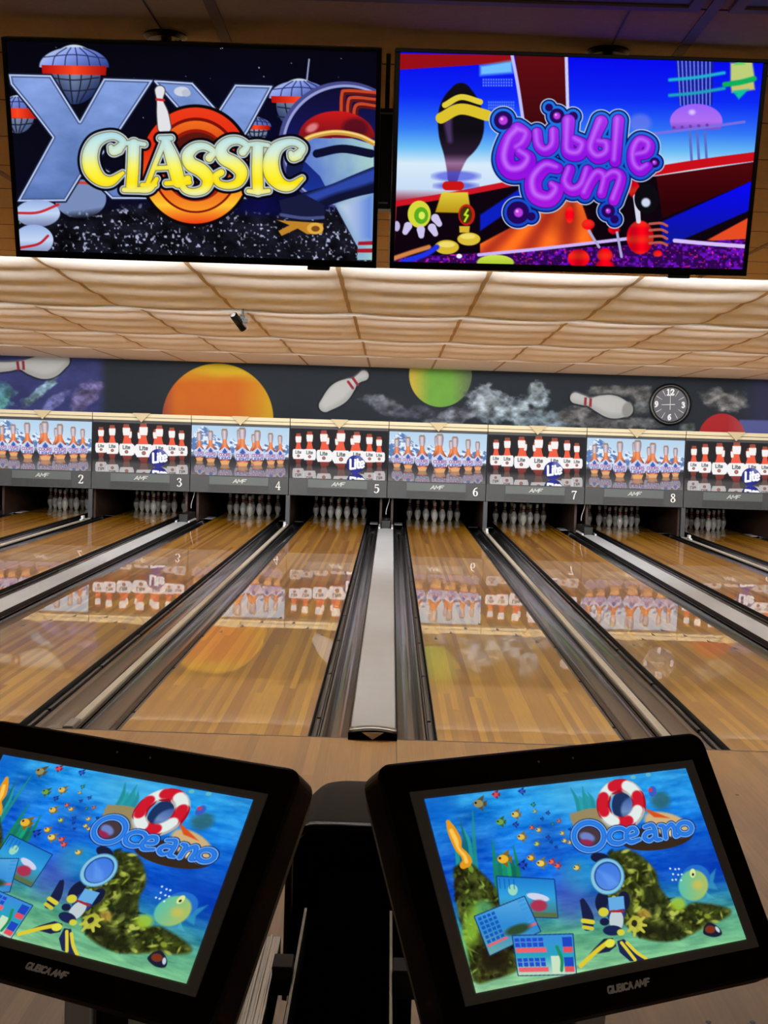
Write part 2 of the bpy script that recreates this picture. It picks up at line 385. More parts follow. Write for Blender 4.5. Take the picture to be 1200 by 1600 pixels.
    A.poly([(940, 362), (1050, 338), (1168, 372), (1168, 730), (1116, 730), (1118, 690), (1058, 580), (1000, 470), (948, 420)],
           lambda x, y: np.clip(np.stack([70 + (x - 960)*.35 + 40*fbm(x/50, y/70), 100 + (x - 960)*.4 + 40*fbm(x/50, y/70), 205 + 0*x], 1), 0, 255))
    A.poly([(1060, 560), (1168, 520), (1168, 672), (1118, 672)], grad([(1060, (205, 215, 230)), (1120, (150, 175, 225)), (1170, (80, 120, 215))], 0), aa=30)
    A.poly([(1120, 673), (1168, 671), (1168, 683), (1118, 684)], (165, 25, 40)); A.poly([(1117, 695), (1168, 694), (1168, 707), (1116, 707)], (165, 25, 40))
    A.ell(1052, 352, 120, 84, lambda x, y: np.clip(np.stack([170 - (y - 300)*1.0 + 0*x, 22 - (y - 300)*.1, 26 + 0*x], 1), 20, 255), cond=lambda x, y: y < 352 + .0*x)
    A.ell(975, 320, 20, 12, (235, 150, 150), .8, rot=-.5, aa=8); A.ell(1110, 320, 40, 30, (60, 10, 30), .7, aa=14)
    A.line([(938, 366), (980, 345), (1050, 334), (1120, 345), (1170, 368)], (205, 150, 60), 8); A.line([(938, 364), (980, 343), (1050, 331), (1120, 342), (1170, 365)], (245, 215, 130), 3)
    A.line([(990, 400), (1070, 385), (1160, 400)], (12, 14, 45), 13)
    A.line([(950, 555, 34), (1040, 525, 30), (1110, 500, 34), (1175, 480, 40)], (14, 18, 50)); A.line([(955, 545, 16), (1040, 512, 14), (1110, 488, 18), (1175, 465, 20)], (45, 70, 165), aa=14)
    A.poly([(872, 545), (950, 525), (1015, 560), (1015, 600), (885, 600)], (22, 26, 60)); A.line([(880, 590), (950, 600), (1010, 598)], (70, 80, 130), 5)
    A.poly([(866, 606), (950, 612), (1010, 616), (1008, 648), (960, 650), (930, 632), (880, 655), (870, 640), (905, 622)], (190, 130, 40)); A.ell(985, 632, 26, 18, (225, 170, 70)); A.ell(986, 633, 13, 9, (120, 75, 25))
    # plain bowling pin leaning on the ring
    A.line([(500, 205, 15), (500, 235, 9), (508, 275, 17), (514, 318, 20)], (70, 60, 70), grow=3); A.line([(500, 205, 15), (500, 235, 9), (508, 275, 17), (514, 318, 20)], (225, 225, 230))
    A.line([(490, 232), (512, 234)], (200, 40, 40), 4, curve=False)
    A.ell(568, 207, 24, 15, (205, 210, 225)); A.ell(582, 212, 14, 11, (185, 190, 210))
    # CLASSIC
    L = []
    def S(*p): L.append(smooth_line(list(p), 8))
    def Cc(x0, y0, w, h):   # a fat letter C with a curl on top
        S((x0 + w*.86, y0 + h*.30, 15), (x0 + w*.98, y0 + h*.16, 12), (x0 + w*.80, y0 + h*.05, 12), (x0 + w*.55, y0 + h*.06, 14), (x0 + w*.30, y0 + h*.18, 20), (x0 + w*.18, y0 + h*.42, 25), (x0 + w*.22, y0 + h*.68, 26), (x0 + w*.42, y0 + h*.88, 20), (x0 + w*.68, y0 + h*.92, 15), (x0 + w*.97, y0 + h*.76, 7))
        S((x0 + w*.86, y0 + h*.30, 16), (x0 + w*.74, y0 + h*.34, 14), (x0 + w*.68, y0 + h*.26, 9))
    def Ss(x0, y0, w, h):
        S((x0 + w*.84, y0 + h*.28, 14), (x0 + w*.96, y0 + h*.16, 11), (x0 + w*.72, y0 + h*.05, 12), (x0 + w*.42, y0 + h*.07, 15), (x0 + w*.20, y0 + h*.22, 19), (x0 + w*.28, y0 + h*.40, 21), (x0 + w*.60, y0 + h*.53, 22), (x0 + w*.80, y0 + h*.70, 20), (x0 + w*.70, y0 + h*.90, 15), (x0 + w*.40, y0 + h*.97, 12), (x0 + w*.12, y0 + h*.92, 11), (x0 + w*.04, y0 + h*.78, 12), (x0 + w*.20, y0 + h*.70, 12))
    Cc(258, 338, 130, 160)
    S((418, 372, 19), (416, 440, 19), (412, 500, 19)); S((386, 369, 8), (418, 366, 9), (452, 371, 8)); S((388, 512, 9), (430, 512, 10), (468, 508, 12), (490, 478, 8))
    S((514, 362, 10), (490, 420, 9), (462, 492, 9)); S((518, 362, 15), (540, 420, 22), (558, 485, 22)); S((484, 445, 8), (545, 442, 8)); S((444, 497, 8), (486, 497, 8)); S((520, 492, 9), (592, 489, 9)); S((500, 352, 8), (535, 352, 9))
    Ss(566, 370, 105, 154); Ss(670, 352, 106, 152)
    S((806, 380, 18), (804, 445, 18), (806, 512, 18)); S((776, 372, 8), (806, 370, 9), (838, 374, 8)); S((776, 516, 8), (806, 519, 9), (840, 515, 8))
    Cc(824, 358, 124, 155)
    i, sd = A.stroke_sd(L, 30)
    A.put(i, sd - 13, (6, 6, 12)); A.put(i, sd - 5, (200, 215, 235)); A.put(i, sd - 1.5, (120, 110, 40))
    fill = grad([(345, (175, 215, 225)), (400, (205, 225, 200)), (440, (240, 232, 90)), (490, (250, 222, 20)), (530, (225, 235, 190))])
    A.put(i, sd + 1.5, fill); A.put(i, sd + 9, lambda x, y: np.clip(fill(x, y)*1.06 + 6, 0, 255), .7, aa=8)
    return A

def art_bubble():
    A = Art(640, 352, [(50.8, 85.3), (1184.5, 120.3), (1119.5, 758.6), (31.2, 734.3)], 2.2)
    bg = grad([(90, (0, 0, 235)), (230, (6, 40, 245)), (330, (50, 120, 245)), (390, (110, 190, 245)), (440, (215, 235, 250)), (520, (200, 220, 245)), (560, (150, 40, 60)), (800, (20, 0, 10))])
    A.all(lambda x, y: bg(x, y + (x - 600)*-.02))
    A.poly([(40, 90), (405, 95), (400, 118), (48, 140)], (150, 10, 20)); A.poly([(300, 128), (400, 112), (402, 150), (300, 158)], (110, 190, 255), aa=12)
    for r in range(3):
        for k in range(12): A.poly([(308 + k*8, 168 + r*9), (313 + k*8, 168 + r*9), (313 + k*8, 174 + r*9), (308 + k*8, 174 + r*9)], (110, 150, 255), .8); A.poly([(325 + k*7, 238 + r*9), (330 + k*7, 238 + r*9), (330 + k*7, 244 + r*9), (325 + k*7, 244 + r*9)], (90, 130, 250), .8)
    A.poly([(408, 96), (575, 98), (582, 330), (440, 330)], grad([(100, (95, 6, 14)), (320, (60, 4, 10))])); A.line([(400, 96), (418, 190), (434, 295)], (190, 190, 250), 5); A.line([(569, 100), (574, 270)], (200, 205, 255), 5, curve=False)
    # tower, dome and floating disc
    A.poly([(912, 112), (1030, 112), (1025, 250), (922, 250)], (18, 26, 150))
    for k in range(9): A.line([(918 + k*12.5, 114), (926 + k*11.5, 250)], (110, 130, 240), 2, curve=False)
    for yy, cc in ((166, (30, 180, 210)), (214, (30, 160, 190))): A.line([(892, yy + 6), (975, yy - 2), (1062, yy - 16)], cc, 5, aa=6)
    A.ell(975, 300, 82, 54, grad([(245, (150, 95, 250)), (300, (175, 110, 240)), (330, (110, 70, 200))]), cond=lambda x, y: y < 326); A.ell(962, 272, 10, 8, (215, 190, 255), aa=8)
    A.line([(828, 340), (980, 322), (1125, 302)], (120, 110, 225), 4); A.ell(800, 305, 34, 28, (120, 130, 235), .6, aa=14)
    for k in range(5): A.ell(905 + k*26, 320 - k*2, 5, 5, (110, 60, 170))
    for xx in (955, 978, 1002): A.line([(xx, 334), (xx + 6, 424)], (90, 110, 200), 4, curve=False)
    # green and yellow badge
    A.poly([(1082, 120), (1150, 115), (1158, 168), (1082, 178)], (190, 205, 120), aa=7); A.poly([(1082, 186), (1155, 176), (1158, 202), (1086, 212)], (200, 195, 110), aa=7)
    A.poly([(1088, 206), (1140, 200), (1108, 232)], (10, 190, 160), aa=6); A.line([(1064, 186), (1110, 180), (1156, 168)], (10, 175, 90), 8, aa=5); A.poly([(1092, 126), (1110, 112), (1130, 124)], (90, 210, 100), aa=5)
    # track edges, lanes, carpet
    A.poly([(40, 560), (250, 520), (440, 486), (860, 470), (1165, 428), (1130, 770), (30, 740)], (12, 2, 12))
    A.line([(34, 556), (200, 530), (412, 490)], (205, 20, 35), 9); A.line([(840, 455), (1000, 430), (1168, 408)], (200, 12, 25), 14)
    A.poly([(850, 470), (1160, 425), (1152, 485), (870, 600)], grad([(430, (80, 4, 10)), (560, (45, 0, 6))]))
    A.poly([(300, 590), (430, 505), (440, 545), (300, 640)], (10, 30, 190), aa=6); A.poly([(860, 615), (1150, 485), (1146, 575), (880, 690)], grad([(500, (5, 5, 245)), (650, (10, 20, 160))]), aa=5)
    org = lambda x, y: np.clip(np.stack([225 + 40*np.sin((x - 600)/(y - 430)*14), 85 + 30*np.sin((x - 600)/(y - 430)*14), 30 + 0*x], 1), 0, 255)
    A.poly([(300, 680), (470, 590), (580, 530), (620, 560), (660, 675), (300, 715)], org, aa=4); A.ell(560, 600, 60, 50, (140, 25, 20), .5, aa=50)
    A.poly([(1010, 668), (1140, 598), (1130, 690)], (230, 75, 35), aa=4)
    i = np.nonzero(A.y > 660)[0]
    A.put(i, 708 - .052*(A.x[i] - 300) - A.y[i] + 0, lambda x, y: np.array([45, 5, 80]) + (np.clip((vnoise(x/9, y/7) - .5)*3, 0, 1))[:, None]*np.array([60, 10, 110]) + (np.clip((vnoise(x/6 + 50, y/6) - .72)*6, 0, 1))[:, None]*np.array([120, 20, 20]))
    A.line([(296, 714), (500, 694), (760, 664)], (205, 180, 250), 5); A.line([(908, 670), (1020, 680), (1128, 688)], (215, 190, 250), 6)
    # plain pins and balls at the sides of the track
    def pin(cx, y0, y1, wd, c1, c2, rot=0):
        H = y1 - y0; pts = [(cx + rot*0, y0 + wd*.35, wd*.34), (cx + rot*H*.25, y0 + H*.25, wd*.24), (cx + rot*H*.6, y0 + H*.6, wd*.5), (cx + rot*H, y1 - wd*.35, wd*.34)]
        A.line(pts, (8, 4, 20), grow=3); A.line(pts, c1, aa=4); A.line([(p[0] - wd*.12, p[1], p[2]*.35) for p in pts], c2, .7, aa=10)
    A.line([(240, 215, 34), (238, 270, 66), (240, 330, 70), (226, 395, 40), (218, 450, 22), (215, 475, 17)], grad([(330, (12, 8, 18)), (400, (40, 26, 48)), (430, (150, 110, 150)), (480, (90, 40, 70))]), aa=4); A.line([(212, 240, 8), (200, 300, 12), (206, 360, 8)], (70, 50, 95), .7, aa=12)
    A.line([(178, 290), (240, 262), (322, 282)], (220, 195, 45), 17); A.line([(190, 250), (240, 225), (300, 240)], (225, 205, 60), 9)
    A.ell(225, 470, 72, 16, (70, 80, 220), .7, aa=8); A.ell(225, 500, 66, 12, (60, 70, 210), .7, aa=8)
    A.poly([(180, 520), (262, 520), (272, 585), (160, 582)], grad([(520, (225, 205, 60)), (590, (180, 140, 20))]), aa=4); A.line([(196, 500), (236, 500)], (200, 20, 20), 14)
    A.ell(110, 588, 36, 42, (215, 215, 60)); A.ell(116, 592, 22, 26, (90, 170, 30)); A.ell(118, 592, 10, 12, (220, 235, 90))
    for fx, fy in ((75, 625), (115, 636), (160, 600), (150, 630)): A.line([(fx, fy, 13), (fx + (fx - 110)*.25, fy + 18, 9)], (205, 195, 235))
    A.ell(40, 625, 10, 16, (190, 180, 225)); A.ell(258, 590, 26, 33, (190, 30, 20)); A.ell(256, 590, 19, 26, (70, 45, 10)); A.line([(262, 574), (252, 590), (262, 592), (252, 610)], (190, 230, 40), 3, curve=False)
    A.poly([(235, 625), (268, 625), (266, 645), (236, 645)], (215, 180, 50))
    A.ell(196, 690, 38, 22, (215, 185, 50)); A.ell(196, 682, 26, 9, (240, 220, 110)); A.ell(265, 665, 36, 20, (220, 190, 55)); A.ell(262, 657, 24, 8, (240, 220, 110)); A.ell(235, 718, 9, 7, (240, 240, 250))
    A.line([(30, 725), (90, 705), (140, 690)], (210, 130, 70), 7, aa=5); A.line([(60, 735), (130, 712), (165, 690)], (30, 50, 230), 8, aa=5)
    A.ell(348, 738, 58, 24, grad([(715, (205, 225, 80)), (760, (150, 190, 30))]))
    red = lambda x, y: np.clip(np.stack([225 + 30*np.sin(x/9), 15 + 25*np.sin(y/8), 25 + 0*x], 1), 0, 255)
    for e in ((608, 725, 34, 28), (690, 715, 24, 22), (690, 745, 28, 14), (800, 660, 42, 52), (718, 636, 18, 14), (780, 510, 18, 26), (638, 620, 20, 16), (580, 590, 14, 26), (855, 710, 14, 10)): A.ell(*e, red, aa=4)
    A.line([(640, 640), (672, 690)], (170, 170, 215), 4, curve=False); A.line([(728, 645), (742, 720)], (170, 170, 215), 4, curve=False); A.line([(788, 535, 10), (795, 610, 7)], (215, 215, 235))
    A.ell(820, 540, 38, 46, (10, 8, 16)); A.ell(818, 552, 14, 14, (205, 215, 240), aa=6)
    for k in range(4): A.line([(830, 618 + k*20), (865, 616 + k*20), (884, 624 + k*20)], (185, 90, 75), 4)
    # Bubble Gum lettering
    L = []
    def S(*p): L.append(smooth_line(list(p), 8))
    S((418, 330, 26), (392, 360, 26), (378, 415, 30), (395, 450, 30), (432, 448, 30), (452, 418, 24), (425, 396, 18)); S((418, 328, 26), (446, 340, 16), (436, 368, 18), (415, 385, 14))
    S((478, 335, 17), (484, 375, 18), (505, 392, 18), (528, 375, 18), (530, 332, 17)); S((576, 300, 22), (574, 350, 20), (576, 395, 22), (608, 402, 22), (622, 375, 20), (598, 358, 16))
    S((678, 302, 22), (660, 345, 20), (648, 388, 22), (668, 412, 22), (696, 400, 20), (696, 372, 18), (672, 366, 12)); S((732, 298, 20), (728, 350, 19), (722, 424, 19))
    S((788, 408, 14), (822, 398, 18), (828, 372, 18), (800, 362, 20), (782, 392, 22), (782, 430, 22), (800, 452, 20), (824, 440, 16))
    S((542, 446, 18), (505, 440, 24), (468, 480, 28), (474, 528, 28), (515, 542, 26), (540, 515, 22), (525, 497, 14)); S((580, 450, 18), (568, 490, 19), (588, 514, 20), (618, 500, 19), (636, 452, 18))
    S((628, 525, 18), (645, 490, 18), (668, 462, 19), (690, 476, 17), (680, 525, 16)); S((690, 480, 16), (718, 462, 19), (740, 478, 18), (718, 545, 18))
    B = [np.array([(x, y, r), (x + .5, y, r)], float) for x, y, r in ((515, 257, 11), (540, 283, 22), (372, 297, 28), (845, 428, 15), (418, 583, 34), (460, 595, 12), (700, 578, 20), (720, 604, 12), (590, 285, 14))]
    i, sd = A.stroke_sd(L + B, 40)
    A.put(i, sd - 17, (190, 215, 245)); A.put(i, sd - 14, (8, 20, 90)); A.put(i, sd - 9, grad([(260, (30, 120, 235)), (600, (20, 70, 200))]))
    A.put(i, sd - 1, (35, 5, 90))
    j, s2 = A.stroke_sd(L, 10); A.put(j, s2 + 1, grad([(290, (165, 50, 235)), (420, (140, 15, 225)), (560, (165, 25, 225))]), aa=4)
    hi = [np.stack([P[:, 0] - 4, P[:, 1] - 6, P[:, 2]*.28], 1) for P in L]; j, s2 = A.stroke_sd(hi, 14); A.put(j, s2, (205, 130, 255), .75, aa=12)
    for x, y, r in ((372, 297, 14), (540, 283, 11), (420, 583, 14), (700, 578, 8), (845, 428, 7)): A.ell(x, y, r, r, (190, 60, 225), aa=5); A.ell(x - r*.3, y - r*.3, r*.3, r*.3, (235, 180, 255), aa=4)
    return A

def fish(A, x, y, s, c, d=-1, c2=None):
    c2 = c2 or shade(c, .55)
    A.poly([(x + d*s, y), (x - d*s*.1, y - s*.85), (x - d*s*.55, y - s*1.1), (x - d*s*.35, y - s*.2), (x - d*s*.9, y - s*.45), (x - d*s*.8, y + s*.45), (x - d*s*.35, y + s*.2), (x - d*s*.45, y + s*1.0), (x + d*s*.1, y + s*.6)], c2)
    A.ell(x + d*s*.2, y, s*.62, s*.48, c, aa=2.5); A.ell(x + d*s*.55, y - s*.1, s*.12 + .6, s*.12 + .6, (15, 15, 20))
def art_ocean():
    A = Art(480, 272, [(118, 308), (928, 212), (1118, 738), (272, 908)], 2.0)
    top = grad([(150, (60, 170, 225)), (300, (35, 145, 225)), (450, (20, 105, 215)), (560, (15, 80, 195)), (640, (40, 130, 170)), (720, (90, 165, 130)), (800, (120, 190, 140)), (910, (170, 215, 165))])
    def bg(x, y):
        yy = y + (x - 600)*.10; c = top(x, yy); n = fbm(x/60, yy/14) - .5; m = fbm(x/130 + 9, yy/110) - .5
        k = np.clip((700 - yy)/150, 0, 1)
        return np.clip(c + n[:, None]*np.array([70, 80, 50]) + (m*k)[:, None]*np.array([40, 110, 110]), 0, 255)
    A.all(bg)
    A.ell(610, 300, 130, 60, (90, 195, 235), .55, aa=60); A.ell(990, 500, 120, 70, (5, 60, 175), .6, aa=60); A.ell(150, 330, 60, 60, (5, 90, 200), .6, aa=50)
    A.ell(570, 600, 50, 80, (90, 80, 190), .5, aa=40); A.ell(600, 540, 60, 50, (40, 170, 190), .5, aa=40); A.ell(650, 640, 40, 40, (95, 70, 170), .4, aa=30)
    def kelp(x, y0, y1, n, sp, c):
        rr = random.Random(int(x))
        for k in range(n):
            xx = x + (k - n/2)*sp; hh = rr.uniform(.6, 1); A.line([(xx, y1, 7), (xx - 8, (y0 + y1)/2, 6), (xx - 20 + rr.uniform(-8, 8), y1 - (y1 - y0)*hh, 1.5)], shade(c, rr.uniform(.7, 1.3)), a=.8, aa=4)
    kelp(258, 340, 560, 5, 14, (30, 130, 110)); kelp(385, 430, 600, 6, 14, (25, 150, 60)); kelp(628, 270, 350, 5, 12, (30, 130, 130)); kelp(180, 480, 640, 2, 14, (30, 140, 110))
    def coral(pts, cols, seed, dens):
        A.poly(pts, lambda x, y: np.clip(np.array([38, 42, 14]) + (fbm(x/24 + seed, y/24) - .35)[:, None]*np.array([120, 140, 60]), 0, 255), smooth=True, aa=10)
        P = np.array(pts); rr = random.Random(seed); n = 0
        while n < dens:
            x = rr.uniform(P[:, 0].min(), P[:, 0].max()); y = rr.uniform(P[:, 1].min(), P[:, 1].max())
            ins = False
            for (ax, ay), (bx, by) in zip(P, np.roll(P, -1, 0)):
                if (ay > y) != (by > y) and x < (bx - ax)*(y - ay)/(by - ay) + ax: ins = not ins
            n += 1
            if ins: A.ell(x, y, rr.uniform(3, 15), rr.uniform(2, 8), rr.choice(cols), rr.uniform(.5, .95), rot=rr.uniform(0, 3), aa=4)
    coral([(205, 520), (245, 500), (290, 530), (345, 600), (350, 690), (400, 760), (410, 830), (330, 865), (265, 870), (240, 740), (215, 640)], [(120, 160, 50), (30, 24, 10), (70, 95, 30), (150, 190, 80), (28, 20, 12), (40, 34, 18)], 4, 230)
    A.ell(262, 700, 26, 66, (150, 205, 60), .75, rot=.2, aa=22); A.ell(300, 650, 28, 30, (90, 190, 130), .6, aa=20); A.ell(330, 800, 50, 50, (32, 24, 14), .85, aa=30)
    coral([(690, 470), (760, 465), (830, 520), (850, 580), (905, 640), (960, 625), (1055, 640), (1065, 665), (990, 700), (900, 742), (800, 738), (735, 690), (690, 640), (675, 560)], [(150, 170, 50), (60, 75, 20), (25, 25, 12), (190, 200, 90), (120, 130, 60), (30, 45, 20)], 9, 420)
    A.ell(905, 630, 24, 20, (165, 200, 50), .85, aa=12); A.ell(800, 660, 20, 16, (190, 150, 60), .7, aa=10); A.ell(850, 715, 70, 24, (28, 30, 14), .8, aa=22); A.ell(820, 610, 24, 40, (28, 34, 18), .7, aa=20)
    A.line([(190, 378, 3), (202, 405, 11), (215, 435, 13), (222, 460, 8), (240, 480, 9), (248, 500, 12), (236, 512, 8)], (225, 150, 30), grow=3); A.line([(200, 405, 6), (214, 435, 7), (222, 460, 4), (240, 482, 5), (246, 500, 6)], (250, 200, 90), aa=5)
    # shoal of small fish
    FC = [(225, 175, 50), (200, 160, 90), (40, 90, 190), (215, 90, 90), (110, 170, 60), (235, 190, 80)]
    for x, y, s, c in ((290, 322, 24, (150, 140, 90)), (340, 294, 15, (215, 70, 90)), (420, 284, 13, (50, 90, 200)), (402, 355, 18, (215, 185, 90)), (355, 378, 18, (110, 165, 70)), (400, 386, 11, (40, 80, 180)), (455, 325, 9, (60, 150, 130)), (500, 350, 8, (50, 90, 180)), (420, 424, 18, (225, 185, 80)), (450, 395, 10, (215, 110, 90)), (472, 402, 11, (220, 190, 100)), (535, 374, 8, (215, 110, 90)),
                       (365, 492, 27, (235, 180, 50)), (420, 510, 17, (30, 70, 190)), (448, 488, 15, (235, 185, 60)), (480, 505, 19, (235, 200, 90)), (512, 500, 13, (230, 100, 90)), (530, 512, 13, (230, 95, 90)), (590, 518, 14, (215, 200, 110)), (466, 445, 11, (190, 205, 90)), (500, 425, 8, (40, 80, 180)), (545, 412, 10, (225, 190, 110)), (552, 435, 10, (220, 200, 120)), (568, 440, 9, (225, 190, 110)), (515, 384, 6, (60, 150, 120)), (482, 368, 7, (40, 80, 180)), (460, 345, 8, (190, 190, 120)), (510, 440, 6, (30, 70, 180)), (525, 455, 6, (30, 70, 180)), (568, 400, 6, (30, 70, 170))):
        fish(A, x, y, s, c)
    # the three little screen shots
    def shot(q, bgc):
        A.poly(q, (20, 50, 110), grow=3); A.poly(q, bgc); H = homog(q)
        def M(u, v): p = H @ np.array([u, v, 1]); return (p[0]/p[2], p[1]/p[2])
        return M, (lambda u0, v0, u1, v1, c, a=1: A.poly([M(u0, v0), M(u1, v0), M(u1, v1), M(u0, v1)], c, a))
    M, R_ = shot([(340, 546), (518, 555), (528, 672), (352, 668)], grad([(545, (25, 120, 205)), (610, (50, 160, 220)), (670, (70, 120, 110))]))
    A.ell(*M(.25, .32), 15, 17, (150, 215, 190)); A.ell(*M(.68, .48), 36, 11, (205, 210, 235), rot=.2); A.ell(*M(.68, .7), 26, 18, (170, 50, 80), aa=6); R_(.5, .88, 1, 1, (90, 110, 70))
    for k in range(4): R_(.03 + k*.08, .04, .05 + k*.08, .3, (15, 80, 170), .6)
    M, R_ = shot([(270, 670), (425, 608), (474, 715), (316, 790)], grad([(610, (90, 170, 225)), (700, (45, 135, 210)), (790, (110, 170, 160))]))
    for r in range(6):
        for k in range(4): R_(.04 + k*.085, .06 + r*.12, .1 + k*.085, .14 + r*.12, (20, 85, 185))
        R_(.84, .03 + r*.12, .98, .1 + r*.12, (60, 150, 220))
    R_(.02, .76, .4, .82, (225, 100, 110)); R_(.8, .74, 1, .8, (225, 100, 110)); A.ell(*M(.62, .72), 40, 15, (45, 75, 50), rot=-.3, aa=8)
    M, R_ = shot([(388, 730), (575, 724), (585, 848), (405, 852)], grad([(725, (60, 140, 220)), (790, (40, 160, 190)), (850, (190, 220, 190))]))
    for a0, b0 in ((0, .0), (0, .5)):
        for k in range(5): R_(.02 + k*.1, b0 + .06, .1 + k*.1, b0 + .28, (35, 75, 200)); R_(.02 + k*.1, b0 + .15, .1 + k*.1, b0 + .17, (110, 150, 230))
        R_(.02, b0 + .3, .54, b0 + .42, (235, 95, 110)); R_(.82, b0 + .06, .98, b0 + .3, (30, 70, 190)); R_(.82, b0 + .3, .98, b0 + .44, (225, 80, 90))
    R_(.6, .52, .8, .98, (200, 225, 195)); A.line([M(.72, .3), M(.78, .6), M(.76, .9)], (30, 140, 90), 5)
    # diving mask, gloves and flippers
    A.ell(662, 488, 30, 16, (24, 28, 60), rot=.15); A.ell(668, 625, 22, 34, (22, 28, 60)); A.ell(735, 620, 20, 30, (22, 28, 60)); A.ell(710, 650, 30, 40, (30, 60, 130)); A.ell(712, 680, 22, 34, (190, 205, 210)); A.line([(692, 652), (732, 652)], (160, 40, 50), 4); A.poly([(686, 610), (735, 605), (738, 645), (690, 650)], (100, 170, 225))
    A.ell(684, 545, 54, 57, (70, 130, 170)); A.ell(684, 545, 51, 54, (130, 195, 225)); A.ell(685, 544, 42, 45, (40, 80, 150)); A.ell(686, 545, 38, 41, lambda x, y: np.clip(np.stack([60 + (y - 500)*.3, 120 + (y - 500)*.2, 225 + 0*x], 1), 0, 255)); A.poly([(655, 525), (700, 545), (720, 570), (690, 575)], (95, 155, 240), .7, aa=12)
    A.poly([(598, 618), (612, 615), (640, 665), (638, 705), (612, 710), (605, 665)], (26, 32, 70), smooth=True); A.line([(608, 682), (638, 686)], (215, 205, 60), 7); A.line([(610, 702), (636, 706)], (205, 195, 60), 6)
    A.ell(672, 655, 16, 14, (210, 205, 60)); A.ell(675, 685, 15, 12, (24, 30, 66)); A.ell(700, 712, 30, 16, (26, 36, 80)); A.ell(726, 718, 12, 10, (210, 205, 60))
    A.ell(772, 692, 22, 26, (175, 175, 60)); A.ell(768, 690, 9, 11, (40, 40, 30))
    for dx, dy in ((26, -20), (32, 4), (26, 24), (-4, 36), (-22, 22)): A.line([(772 + dx*.5, 692 + dy*.5, 6), (772 + dx, 692 + dy, 4)], (190, 190, 70))
    A.poly([(594, 828), (640, 770), (672, 738), (700, 735), (712, 760), (690, 778), (650, 785)], (28, 34, 70)); A.line([(600, 822), (650, 776), (690, 745)], (220, 200, 50), 7); A.ell(692, 752, 16, 13, (225, 225, 70), rot=-.4)
    A.poly([(714, 745), (735, 738), (770, 775), (812, 798), (800, 806), (755, 808), (722, 780)], (30, 38, 80)); A.line([(728, 750), (748, 775), (770, 803)], (220, 205, 60), 5); A.line([(745, 750), (775, 780), (806, 800)], (220, 205, 60), 5)
    # signboard, life ring, name
    A.poly([(568, 352), (640, 335), (700, 345), (720, 400), (600, 400), (575, 380)], (150, 135, 95), smooth=True, aa=3); A.ell(840, 425, 112, 38, (55, 40, 28), rot=-.12); A.ell(875, 385, 78, 34, (205, 175, 125), rot=.3, aa=6); A.ell(890, 405, 30, 14, (235, 215, 170), aa=6)
    A.poly([(790, 330), (880, 365), (830, 362)], (215, 80, 30), aa=4); A.ell(850, 310, 30, 26, (50, 90, 80), .7, aa=16); A.ell(825, 283, 12, 16, (60, 90, 190), aa=4); A.ell(818, 278, 6, 6, (215, 50, 70))
    A.ell(745, 325, 46, 54, (28, 50, 95)); A.ell(765, 340, 38, 40, grad([(290, (50, 80, 150)), (345, (110, 140, 190)), (380, (40, 60, 100))]), aa=8)
    for k in range(8):
        t0 = -PI*.97 + k*PI/4 + .25; col = (205, 25, 45) if k % 2 else (225, 235, 232)
        A.line([(728 + 56*math.cos(t0 + q*PI/16), 324 + 58*math.sin(t0 + q*PI/16), 20) for q in range(5)], shade(col, .75), grow=1, aa=2)
    for k in range(8):
        t0 = -PI*.97 + k*PI/4 + .25; col = (205, 25, 45) if k % 2 else (225, 235, 232)
        A.line([(726 + 56*math.cos(t0 + q*PI/16), 321 + 58*math.sin(t0 + q*PI/16), 16) for q in range(5)], col, aa=5)
    A.ell(626, 421, 40, 40, (70, 55, 60)); A.ell(622, 424, 24, 14, (110, 130, 200), rot=.3, aa=6); A.ell(615, 442, 26, 11, (150, 40, 80), aa=6)
    L = []
    def S(*p): L.append(smooth_line(list(p), 8))
    S(*[(628 + 47*math.cos(t), 421 + 42*math.sin(t), 9) for t in np.linspace(0, 2*PI, 18)])
    S((745, 405, 7), (725, 396, 7), (700, 402, 8), (689, 420, 9), (698, 438, 9), (722, 442, 8), (745, 432, 6)); S((742, 424, 6), (775, 412, 7), (768, 396, 7), (750, 402, 8), (744, 424, 8), (758, 438, 8), (785, 430, 6))
    S((800, 392, 6), (822, 386, 7), (832, 402, 8), (836, 428, 8), (852, 430, 5)); S((830, 405, 7), (808, 410, 8), (800, 425, 8), (816, 434, 7), (832, 422, 6))
    S((846, 388, 6), (860, 392, 8), (866, 425, 8)); S((864, 402, 7), (882, 384, 8), (893, 396, 8), (896, 418, 8), (908, 418, 5)); S(*[(925 + 22*math.cos(t), 396 + 18*math.sin(t), 8) for t in np.linspace(0, 2*PI, 12)])
    i, sd = A.stroke_sd(L, 14); A.put(i, sd - 4, (10, 25, 80)); A.put(i, sd - 1.5, (120, 180, 245)); A.put(i, sd + 1.5, (35, 110, 215)); A.put(i, sd + 6, (50, 135, 235), .8, aa=4)
    # round fish and a shell
    A.poly([(985, 560), (1022, 520), (1015, 560), (1028, 585), (1000, 580)], (50, 150, 190), .8, aa=6); A.poly([(990, 590), (1020, 612), (995, 610)], (70, 170, 190), .8)
    A.ell(960, 548, 44, 40, (35, 110, 200), aa=4); A.ell(952, 572, 46, 48, lambda x, y: np.clip(np.stack([110 + (x - 930)*.9, 190 + 0*x, 150 - (x - 930)*.8], 1), 0, 255), rot=.3, aa=6); A.ell(965, 570, 16, 14, (225, 190, 70), .6, aa=14); A.ell(950, 534, 9, 14, (220, 230, 150)); A.ell(951, 538, 3.5, 4.5, (15, 20, 30))
    for q in range(9): A.ell(880 + 9*q % 38, 520 + 17*q % 50, 3, 3, (210, 235, 250))
